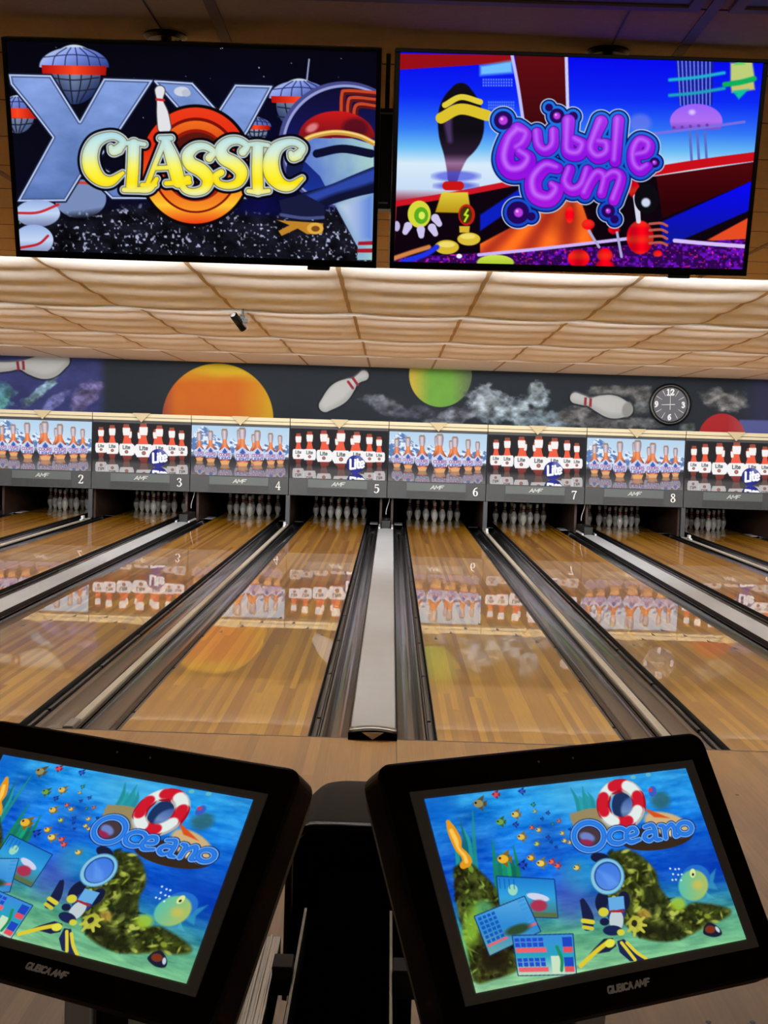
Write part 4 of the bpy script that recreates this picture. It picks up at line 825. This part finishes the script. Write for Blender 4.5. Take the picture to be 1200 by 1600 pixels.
# gutters, one each side of a lane, with the folded bumper rail beside the lane
def gut_profile(x0, x1):
    """trough between rail (x0 side) and divider (x1 side)"""
    pts = [(x0, -.045)]
    for k in range(0, 13):
        u = k/12; pts.append((x0 + (x1 - x0)*u, -.04 - .062*math.sin(PI*u)**.75))
    pts.append((x1, -.015)); return pts
for n in range(1, 11):
    for s in (-1, 1):
        wide = (s == 1) == (n % 2 == 1)
        e0 = LC[n] + s*(LW/2 + .004)
        mid = (n - 5.5 + .5*s)*PITCH
        e1 = mid - s*(.140 if wide else .040)
        side = 'left' if s < 0 else 'right'
        t = empty('gutter', (e0, 0, 0))
        nm = 'lane %d' % n
        tag(t, 'dark glossy gutter along the %s edge of %s' % (side, nm) + (', beside the wide pale divider' if wide else ', beside the narrow strip divider'), 'gutter', 'bowling lane gutters')
        q = MB(); r0 = s*.058; r1 = e1 - e0; pr = gut_profile(r0, r1); q.sheet([pr, pr], [0.006, 17.6]); 
        lo = [(x, z - .012) for x, z in pr]; q.sheet([lo, lo], [0.006, 17.6]); q.build('trough', M['gutter'], t, smooth=True)
        q = MB(); a, b = sorted((s*.006, s*.050)); q.box(a, b, .02, 17.4, -.12, -.052)
        q.build('rail_bed', M['lanedge'], t)
        q = MB(); y = .08
        while y < 17.2:
            L = 1.5 if y > .1 else .55
            aa, bb = sorted((s*.016, s*.040)); q.box(aa, bb, y, min(17.3, y + L), -.052, -.030); y += L + .05
        q.build('bumper_rail', M['rail'], t, bevel=.005)
        q = MB()
        a, b = sorted((s*.07, r1*.96)); q.prism_z([(a, 17.62), (b, 17.62), (b, 18.1), (a, 18.1)], -.03, -.02); q.build('end_flap', M['flap'] if wide else M['black'], t)
# dividers
def wide_divider(x, label):
    t = empty('wide_divider', (x, 0, 0)); tag(t, label, 'lane divider', 'wide pale lane dividers')
    w_ = .133
    q = MB(); q.box(-w_ + .004, w_ - .004, .11, 16.0, -.11, .022); q.build('cap_panel', M['cap'], t, bevel=.006)
    q = MB(); q.box(-w_, -w_ + .006, .0, 16.6, -.2, .026); q.box(w_ - .006, w_, .0, 16.6, -.2, .026); q.build('side_rail', M['black'], t)
    q = MB(); arc = [(-w_, .0)] + [(-w_ + 2*w_*k/10, .026 + .014*math.sin(PI*k/10)) for k in range(11)] + [(w_, .0)]; up = [(px, pz + (.022 if pz > 0 else 0)) for px, pz in arc]
    q.sheet([arc, up, up, [(px, .0 if pz <= 0 else pz - .012) for px, pz in up]], [.17, .06, -.022, -.026]); q.build('end_nose', M['nose'], t, smooth=True)
    fc = [(-w_ - .004, 0), (-w_ - .004, .036)] + [(-w_ + 2*w_*k/10, .036 + .013*math.sin(PI*k/10)) for k in range(11)] + [(w_ + .004, .036), (w_ + .004, 0)]
    q = MB(); q.sheet([fc, fc, fc], [-.042, -.030, -.0125]); q.add([(px, -.042, pz) for px, pz in fc], [tuple(range(len(fc)))]); q.build('end_face', M['matte'], t)
    q = MB(); q.prism_y([(-.062, .045), (.062, .045), (0, .004)], -.0455, -.0425); q.build('end_arrow', M['beige'], t)
    q = MB(); q.box(-.075, .075, 16.0, 16.9, -.05, .15); q.box(-.09, -.075, 15.9, 17.0, -.05, .06); q.box(.075, .09, 15.9, 17.0, -.05, .06); q.build('ball_track_box', M['black'], t, bevel=.01)
    for s in (-1, 1):
        q = MB(); q.box(s*.108 - .016, s*.108 + .016, 15.9, 16.7, .0, .045); q.build('track_clip', M['flap'], t, bevel=.004)
def narrow_divider(x, label):
    t = empty('narrow_divider', (x, 0, 0)); tag(t, label, 'lane divider', 'narrow cream lane dividers')
    q = MB(); q.box(-.026, .026, .22, 16.6, -.11, .0); q.build('cap_strip', M['capn'], t, bevel=.006)
    q = MB(); q.prism_z([(-.036, .0), (.036, .0), (.036, 16.6), (-.036, 16.6)], -.2, -.016); q.build('base', M['gutter'], t)
    q = MB(); q.box(-.03, .03, .02, .24, -.05, .012); q.build('end_cap', M['nose'], t, bevel=.01)
    q = MB(); q.box(-.02, .02, 16.0, 16.12, .0, .07); q.box(-.02, .02, 15.9, 16.2, .0, .02); q.build('end_bracket', M['flap'], t, bevel=.004)
for k in range(-2, 3):
    a = 5 + 2*k; wide_divider(2*k*PITCH, 'wide pale grey lane divider between lanes %d and %d' % (a, a + 1))
for k in range(-2, 2):
    a = 6 + 2*k; narrow_divider((2*k + 1)*PITCH, 'narrow cream strip divider between lanes %d and %d' % (a, a + 1))

# ================================================================== PIN MACHINE UNITS
YM = 16.7
def mask_mesh_parts():
    R = {}
    HW = PITCH/2 - .006
    q = MB(); q.box(-HW, HW, YM, YM + .25, .50, 1.815); R['body'] = (q.mesh('body', [M['unitd']]),)
    q = MB(); q.box(-HW, HW, YM - .03, YM, 1.768, 1.83); q.box(-HW, HW, YM - .022, YM, 1.712, 1.758); R['top_trim'] = (q.mesh('top_trim', [M['cream']]),)
    q = MB(); q.prism_y([(-.150, 1.84), (.150, 1.84), (0, 1.684)], YM - .085, YM - .031); R['pointer'] = (q.mesh('pointer', [M['pointer']]),)
    q = MB(); q.box(-HW, HW, YM - .03, YM, .505, .80); R['lower_panel'] = (q.mesh('lower_panel', [M['unit']]),)
    q = MB(); q.box(-.52, .51, YM - .045, YM - .031, .645, .785); R['name_plate'] = (q.mesh('name_plate', [M['plate']]),)
    q = MB()
    for k in range(52): q.box(-.53 + k*.0202, -.53 + k*.0202 + .012, YM - .04, YM - .031, .525, .632)
    R['vent_grille'] = (q.mesh('vent_grille', [M['grille']]),)
    q = MB(); st, wd = text_strokes('AMF', .062, .0075, .16, .35, 1.5)
    ribbon(q, st, lambda x, y, d: (x - wd/2 - .0, YM - .0455 - d, .745 - y)); R['lettering'] = (q.mesh('lettering', [M['logo']]),)
    return R
MP = mask_mesh_parts()
DISP = {0: art_mountain().mesh('display_mountain', (-.847, YM - .012, 1.662), (1.694, 0, 0), (0, 0, -.858), P_mask),
        1: art_dark().mesh('display_dark', (-.847, YM - .012, 1.662), (1.694, 0, 0), (0, 0, -.858), P_mask)}
for n in range(1, 11):
    x = (n - 5.5)*PITCH
    art = 'dark display of red-necked bottles' if n % 2 else 'snowy mountain display of amber bottles'
    lb = {1: 'pinsetter mask unit beyond the frame at the far left', 9: 'pinsetter mask unit with %s, right of number 8' % art, 10: 'pinsetter mask unit beyond the frame at the far right'}.get(n, 'pinsetter mask unit numbered %d with %s' % (n, art))
    t = empty('pinsetter_mask', (x, 0, 0)); tag(t, lb, 'pinsetter mask', 'masking units above the pins')
    for nm, (me,) in MP.items(): link_mesh(nm, me, t) if nm != 'lettering' else None
    pl = [o for o in bpy.data.objects if o.parent == t and o.name.startswith('name_plate')][0]
    link_mesh('lettering', MP['lettering'][0], pl)
    link_mesh('display', DISP[n % 2], t)
    q = MB(); digs = [int(d) for d in str(n)]
    for i, d in enumerate(digs):
        st = [np.array([(px*.15, py*.15, pr*.15) for px, py, pr in (smooth_line(P_, 8) if len(P_) > 2 else np.array(P_, float))]) for P_ in D[d]]
        ribbon(q, st, lambda xx, yy, dd, i=i: (xx + .635 + (i - (len(digs) - 1)*.5)*.09, YM - .0305 - dd, .735 - yy))
    q.build('lane_number', M['white'], t)
# kickbacks and posts
for k in range(-4, 5):
    x = k*PITCH; wide = k % 2 == 0
    if wide:
        a = 5 + k
        for s in (-1, 1):
            q = MB(); q.box(-.02, .02, 17.0, 19.7, -.2, 1.4)
            o = q.build('kickback', M['kick'], None, loc=(x + s*.10, 0, 0)); tag(o, 'brown wooden kickback board on the %s of the ball track between lanes %d and %d' % ('left' if s < 0 else 'right', a, a + 1), 'kickback', 'kickback boards beside the lanes')
        q = MB(); pts = [(x + .02 + .03*math.sin(t*5)*math.exp(-t*.2), 16.93, .62 - .42*t + .0) for t in np.linspace(0, 1, 16)]
        q.tube(pts, .006); o = q.build('loose_wire', M['flap']); tag(o, 'thin pale wire hanging behind the divider between lanes %d and %d' % (a, a + 1), 'wire', 'loose wires under the masks')
    else:
        a = 5 + k
        q = MB(); q.box(-.018, .018, 17.0, 19.7, -.2, 1.4); o = q.build('kickback', M['kick'], None, loc=(x, 0, 0)); tag(o, 'brown wooden kickback board between lanes %d and %d' % (a, a + 1), 'kickback', 'kickback boards beside the lanes')
        q = MB(); q.box(-.036, .036, 16.62, 16.69, .0, .499); o = q.build('support_post', M['post'], None, loc=(x, 0, 0), bevel=.004); tag(o, 'grey steel post under the masks between lanes %d and %d' % (a, a + 1), 'post', 'grey posts under the masks')

# pins
prof = [(.0, 0), (.0258, 0), (.030, .008), (.0378, .030), (.0492, .060), (.0567, .086), (.0605, .114), (.0578, .149), (.0483, .186), (.0330, .219), (.0262, .240), (.0235, .254), (.0232, .262), (.0236, .272), (.0243, .283), (.0256, .292), (.0262, .298), (.0298, .322), (.0323, .343), (.0318, .356), (.0255, .372), (.013, .3795), (.0, .381)]
def band(j):
    z = (prof[j][1] + prof[j+1][1])/2; return 1 if (.243 < z < .265 or .276 < z < .297) else 0
q = MB(); q.lathe(prof, 0, 0, 20, band); PIN_ME = q.mesh('bowling_pin', [M['pin'], M['red']], smooth=True)
RACK = [(0, 0, 'front pin'), (-1, 1, 'left pin of the second row'), (1, 1, 'right pin of the second row'), (-2, 2, 'left pin of the third row'), (0, 2, 'middle pin of the third row'), (2, 2, 'right pin of the third row'),
        (-3, 3, 'leftmost pin of the back row'), (-1, 3, 'second pin from the left in the back row'), (1, 3, 'third pin from the left in the back row'), (3, 3, 'rightmost pin of the back row')]
for n in range(2, 10):
    for i, r, nm in RACK:
        o = bpy.data.objects.new('bowling_pin', PIN_ME); COL.objects.link(o); o.location = (LC[n] + i*.1524, 18.29 + r*.264, .0)
        tag(o, 'white bowling pin, %s on lane %d' % (nm, n), 'bowling pin', 'bowling pins')

# wall clock
t = empty('wall_clock', (4.91, 16.995, 2.285), (PI/2, 0, 0)); tag(t, 'round black wall clock with white numerals on the painted wall', 'clock')
q = MB(); q.lathe([(.30, .0), (.365, .0), (.37, .03), (.345, .055), (.30, .05), (.298, .02)], 0, 0, 48); q.build('rim', M['black'], t, smooth=True)
q = MB(); q.lathe([(0, .022), (.30, .022), (.30, 0)], 0, 0, 48); face = q.build('face', M['clockf'], t)
q = MB()
def cl(ch, cx, cy, h, r):
    P = []; 
    for i, d in enumerate(ch):
        for L_ in D[int(d)]:
            A_ = smooth_line(L_, 6) if len(L_) > 2 else np.array(L_, float); A_ = A_*h; A_[:, 0] += (i - len(ch)/2)*h*.66 + .0; A_[:, 2] = r; P.append(A_)
    ribbon(q, P, lambda x, y, d: (x + cx, cy - y + h/2, .023 + d))
cl('12', 0, .215, .105, .012); cl('3', .235, 0, .095, .012); cl('6', 0, -.22, .095, .012); cl('9', -.235, 0, .095, .012)
q.build('numerals', M['glassy'], face)
q = MB()
for k in range(12):
    if k % 3 == 0: continue
    a = k*PI/6; ribbon(q, [np.array([(math.sin(a)*.17, math.cos(a)*.17, .0025), (math.sin(a)*.275, math.cos(a)*.275, .004)])], lambda x, y, d: (x, y, .023 + d))
q.build('tick_marks', M['glassy'], face)
for nm, a, r0, L_, wd in (('hour_hand', -1.62, -.08, .15, .008), ('minute_hand', -.02, -.09, .24, .006)):
    q = MB(); ribbon(q, [np.array([(math.sin(a)*r0, math.cos(a)*r0, wd*.7), (math.sin(a)*L_, math.cos(a)*L_, wd*.5)])], lambda x, y, d: (x, y, .028 + d)); q.build(nm, M['glassy'], t)

# spotlight hanging under the ceiling step
t = empty('spotlight', (-1.39, 5.2, 2.665)); tag(t, 'small dark spotlight with a bright lens hanging under the lane ceiling', 'spotlight')
q = MB(); q.lathe([(0, -.10), (.030, -.10), (.036, -.095), (.036, .085), (.030, .09), (0, .09)], 0, 0, 20); h_ = q.build('lamp_body', M['gloss'], t, smooth=False, rot=(math.radians(38), math.radians(-36), 0), bevel=.003)
q = MB(); q.lathe([(0, .098), (.020, .096), (.032, .086), (.030, .084), (0, .084)], 0, 0, 20); q.build('lens', M['flap'], h_, smooth=True)
q = MB(); q.box(.01, .06, -.015, .015, .02, .055); q.box(.04, .085, -.015, .015, -.01, .03); q.box(.03, .05, -.01, .01, .05, .115); q.build('bracket', M['black'], t, bevel=.003)

# ================================================================== TELEVISIONS
def television(loc, rotY, h, art, label, scr_label, logo_x):
    t = empty('television', loc, rotY); t.rotation_mode = 'YXZ'; t.rotation_euler = rotY; tag(t, label, 'television', 'ceiling-hung televisions')
    hh = h/2
    q = MB(); q.box(-.485, .485, .0, .045, -hh, hh); q.box(-.36, .36, .045, .075, -hh + .06, hh - .14); q.build('casing', M['black'], t, bevel=.004)
    q = MB()
    q.box(-.485, .485, -.006, .0, hh - .010, hh); q.box(-.485, .485, -.006, .0, -hh, -hh + .018); q.box(-.485, -.473, -.006, 0, -hh + .018, hh - .010); q.box(.473, .485, -.006, 0, -hh + .018, hh - .010); q.build('bezel', M['gloss'], t, bevel=.0015)
    me = art.mesh('screen', (-.473, -.0015, hh - .010), (.946, 0, 0), (0, 0, -(h - .028)), P_screen); o = link_mesh('screen', me, t); o['label'] = scr_label
    q = MB(); q.box(logo_x - .03, logo_x + .03, -.008, .02, -hh - .010, -hh); q.build('sensor_bump', M['black'], t, bevel=.003)
    q = MB(); q.box(-.14, .14, .075, .095, -.12, .12); q.box(-.09, .09, .09, .12, .0, .24); q.build('wall_bracket', M['black'], t)
    return t
television((-.4879, -4.0688, 2.4417), (.3167, .0015, -.0079), .5625, art_classic(), 'left of the two large ceiling-hung televisions, showing yellow CLASSIC lettering in space', 'screen with CLASSIC over an orange target ring', .33)
television((.5162, -4.038, 2.4528), (.2346, -.0167, .0665), .5599, art_bubble(), 'right of the two large ceiling-hung televisions, showing purple Bubble Gum lettering', 'screen with Bubble Gum over a red and blue bowling track', .30)
for x, y, lb in ((-.576, -4.03, 'left'), (.592, -4.01, 'right')):
    t = empty('ceiling_mount', (x, y, ZC)); tag(t, 'black round ceiling mount carrying the %s television' % lb, 'tv mount', 'ceiling mounts of the televisions')
    q = MB(); q.lathe([(0, 0), (.055, 0), (.058, -.006), (.045, -.014), (0, -.016)], 0, 0, 24); q.build('plate', M['black'], t, smooth=False)
    q = MB(); q.tube([(0, .01, -.012), (0, .01, -.22)], .017); q.tube([(.035, .0, -.01), (.05, .0, -.03), (.05, .01, -.10)], .004); q.tube([(.028, .0, -.01), (.030, .01, -.10)], .003); q.build('pole', M['black'], t)
    q = MB(); q.tube([(0, -.05, -.004), (-.004, -.3, -.004), (-.006, -.8, -.004)], .0022, 5); q.build('cable', M['cable'], t)
t = empty('control_box', (.012, -3.93, 2.475)); tag(t, 'tall black box mounted in the gap between the two televisions', 'control box')
q = MB(); q.box(-.04, .04, 0, .06, -.135, .135); q.build('case', M['black'], t, bevel=.004)
q = MB(); q.box(-.03, .018, -.006, 0, .118, .122); q.build('edge_clip', M['steel'], t)
q = MB(); q.box(-.02, .01, -.006, 0, -.122, -.118); q.build('edge_clip', M['steel'], t)
q = MB(); q.box(-.006, .006, .02, .04, .135, .285); q.build('hanger', M['black'], t)

# ================================================================== SCORING CONSOLES
OCEAN = art_ocean().mesh('ocean_screen', (-.170, -.0005, .0957), (.340, 0, 0), (0, 0, -.1913), P_screen)
def rrect(hw, z0, z1, r, n=6):
    P = []
    for cx, cz, a0 in ((hw - r, z1 - r, 0), (-hw + r, z1 - r, PI/2), (-hw + r, z0 + r, PI), (hw - r, z0 + r, 1.5*PI)):
        for k in range(n + 1): a = a0 + k*PI/2/n; P.append((cx + r*math.cos(a), cz + r*math.sin(a)))
    return P
def console(loc, yaw, tilt, label):
    t = empty('scoring_console', loc, (-tilt, 0, yaw)); tag(t, label, 'touch screen console', 'scoring consoles')
    q = MB(); o_ = rrect(.213, -.136, .137, .017); i_ = rrect(.210, -.133, .134, .015); bk = rrect(.203, -.126, .127, .014)
    n = len(o_); secs = [[(x, z) for x, z in i_], o_, o_, bk]; ys = [-.006, -.003, .030, .052]
    q.sheet(secs, ys, close=True, mi=1); q.add([(x, -.006, z) for x, z in i_], [tuple(range(n))], 0); q.add([(x, .052, z) for x, z in bk], [tuple(range(n))], 1)
    q.build('casing', [M['gloss'], M['side']], t)
    q = MB()
    for a, b, c_, d_ in ((-.184, .184, .0985, .1045), (-.184, .184, -.1055, -.0985), (-.184, -.1725, -.0985, .0985), (.1725, .184, -.0985, .0985)): q.box(a, b, -.008, -.004, c_, d_)
    q.box(-.1725, .1725, -.0075, -.0055, -.0985, .0985); q.build('screen_frame', M['lip'], t)
    o = link_mesh('screen', OCEAN, t, loc=(0, -.0078, 0)); o['label'] = 'lit screen with an underwater scene titled Oceano'
    q = MB(); st, wd = text_strokes('QUBICA', .0060, .0010, .2, .25, 1.15); st2, wd2 = text_strokes('AMF', .0060, .0010, .16, .35, 1.3)
    tot = wd + .003 + wd2; x0 = .004 - tot/2
    ribbon(q, st, lambda x, y, d: (x + x0, -.0062 - d, -.1140 - y), depth=.0003); ribbon(q, st2, lambda x, y, d: (x + x0 + wd + .003, -.0062 - d, -.1140 - y), depth=.0003)
    q.build('lettering', M['white'], t)
    q = MB(); ribbon(q, [np.array([(0, 0, .0008), (-.0004, .0014, .0004)])], lambda x, y, d: (x + x0 + wd + .0012, -.0062 - d, -.1140 - y), depth=.0003); q.build('red_mark', mat('red_mark', (215, 60, 50), .5), t)
    for sx0 in (-.02, .025):
        q = MB(); q.lathe([(0, 0), (.0013, 0), (.0013, .001), (0, .001)], 0, 0, 8); q.build('sensor', M['lip'], t, rot=(PI/2, 0, 0), loc=(sx0, -.0055, .122))
    # neck: silver shell with a black bulge in the middle, straight down from the back of the screen
    q = MB()
    for sx_ in (-1, 1): q.prism_y([(sx_*.024, -.42), (sx_*.060, -.42), (sx_*.067, -.03), (sx_*.024, -.03)], .035, .075)
    q.box(-.06, .06, .066, .075, -.42, -.03); q.build('neck_cover', M['silver'], t, bevel=.004, rot=(tilt, 0, 0))
    q = MB(); q.tube([(0, .05, -.04), (0, .05, -.415)], .026, 16); q.build('neck_tube', M['gloss'], t, rot=(tilt, 0, 0))
    return t
console((-.2504, -6.3371, 1.2788), -.4801, .6154, 'left scoring console, tilted black touch screen turned towards the left')
console((.2688, -6.3701, 1.295), .5128, .5878, 'right scoring console, tilted black touch screen turned towards the right')
# the pedestal both consoles stand on: behind and below the screens
t = empty('console_pedestal', (0, -5.72, 0)); tag(t, 'black pedestal below and between the two scoring consoles', 'pedestal')
q = MB(); q.box(-.10, .10, -.55, -.30, .0, .62); q.build('column', M['matte'], t, bevel=.01)
q = MB(); q.box(-.22, .22, -.72, -.2, .0, .03); q.build('foot_plate', M['black'], t, bevel=.005)
for s in (-1, 1):
    q = MB(); q.tube([(0, -.42, .55), (s*.12, -.52, .70), (s*.232, -.580, .79), (s*.232, -.583, .868)], .026, 12); q.build('arm', M['black'], t)

# ================================================================== BALL RETURN
t = empty('ball_return', (0, -4.2, 0)); tag(t, 'dark ball return machine with a rounded brown-black hood between the consoles', 'ball return')
def arch(hw, zt, zb, r=.07):
    P = [(-hw, zb)]
    for k in range(9): a = PI - k*PI/16; P.append((-hw + r + r*math.cos(a), zt - r + r*math.sin(a)))
    for k in range(9): a = PI/2 - k*PI/16; P.append((hw - r + r*math.cos(a), zt - r + r*math.sin(a)))
    P.append((hw, zb)); return P
ysec = [(-.12, .165, .735), (-.10, .172, .742), (-.06, .172, .744), (.10, .168, .742), (.26, .158, .738), (.38, .142, .728), (.46, .118, .712), (.51, .088, .685), (.535, .05, .64)]
q = MB(); q.sheet([arch(hw, zt, .30, min(.07, hw*.8)) for _, hw, zt in ysec], [y for y, _, _ in ysec]); q.build('hood', M['hood'], t, smooth=True)
q = MB(); sec = arch(.178, .750, .30, .072); s2 = arch(.165, .738, .30, .068); q.sheet([s2, sec, sec, s2], [-.145, -.140, -.105, -.10]); q.build('hood_lip', M['gloss'], t, smooth=True)
q = MB(); sec = arch(.160, .730, .30, .066); q.add([(x, -.11, z) for x, z in sec], [tuple(range(len(sec)))]); q.box(-.15, .15, -.10, .42, .02, .34); q.build('hood_mouth', M['matte'], t)
q = MB(); q.box(-.122, .122, -1.75, -.13, .30, .60); q.box(-.118, .118, -1.6, .2, .0, .32); q.build('rack_body', M['matte'], t, bevel=.02)
q = MB(); q.box(-.085, .075, -1.75, -.14, .60, .665); q.build('tray', M['matte'], t, bevel=.01)
for x in (-.1, .085):
    q = MB(); q.box(x - .003, x + .003, -1.75, -.6, .60, .70); q.build('ball_rail', M['nose'], t, bevel=.001)
q = MB()
for k in range(4): q.box(-.188 + k*.012, -.182 + k*.012, -1.75, -.75, .60, .700 - .003*k)
q.box(-.192, -.142, -1.75, -.75, .58, .690); q.build('side_rail', M['steel'], t, bevel=.002)
for sx_, x0, x1 in ((-1, -.142, -.103), (1, .088, .15)):
    q = MB(); q.box(x0, x1, -.98, -.93, .66, .715); q.box(x0, x1, -.99, -.92, .712, .72); q.build('cross_arm', M['arm'], t, bevel=.003)
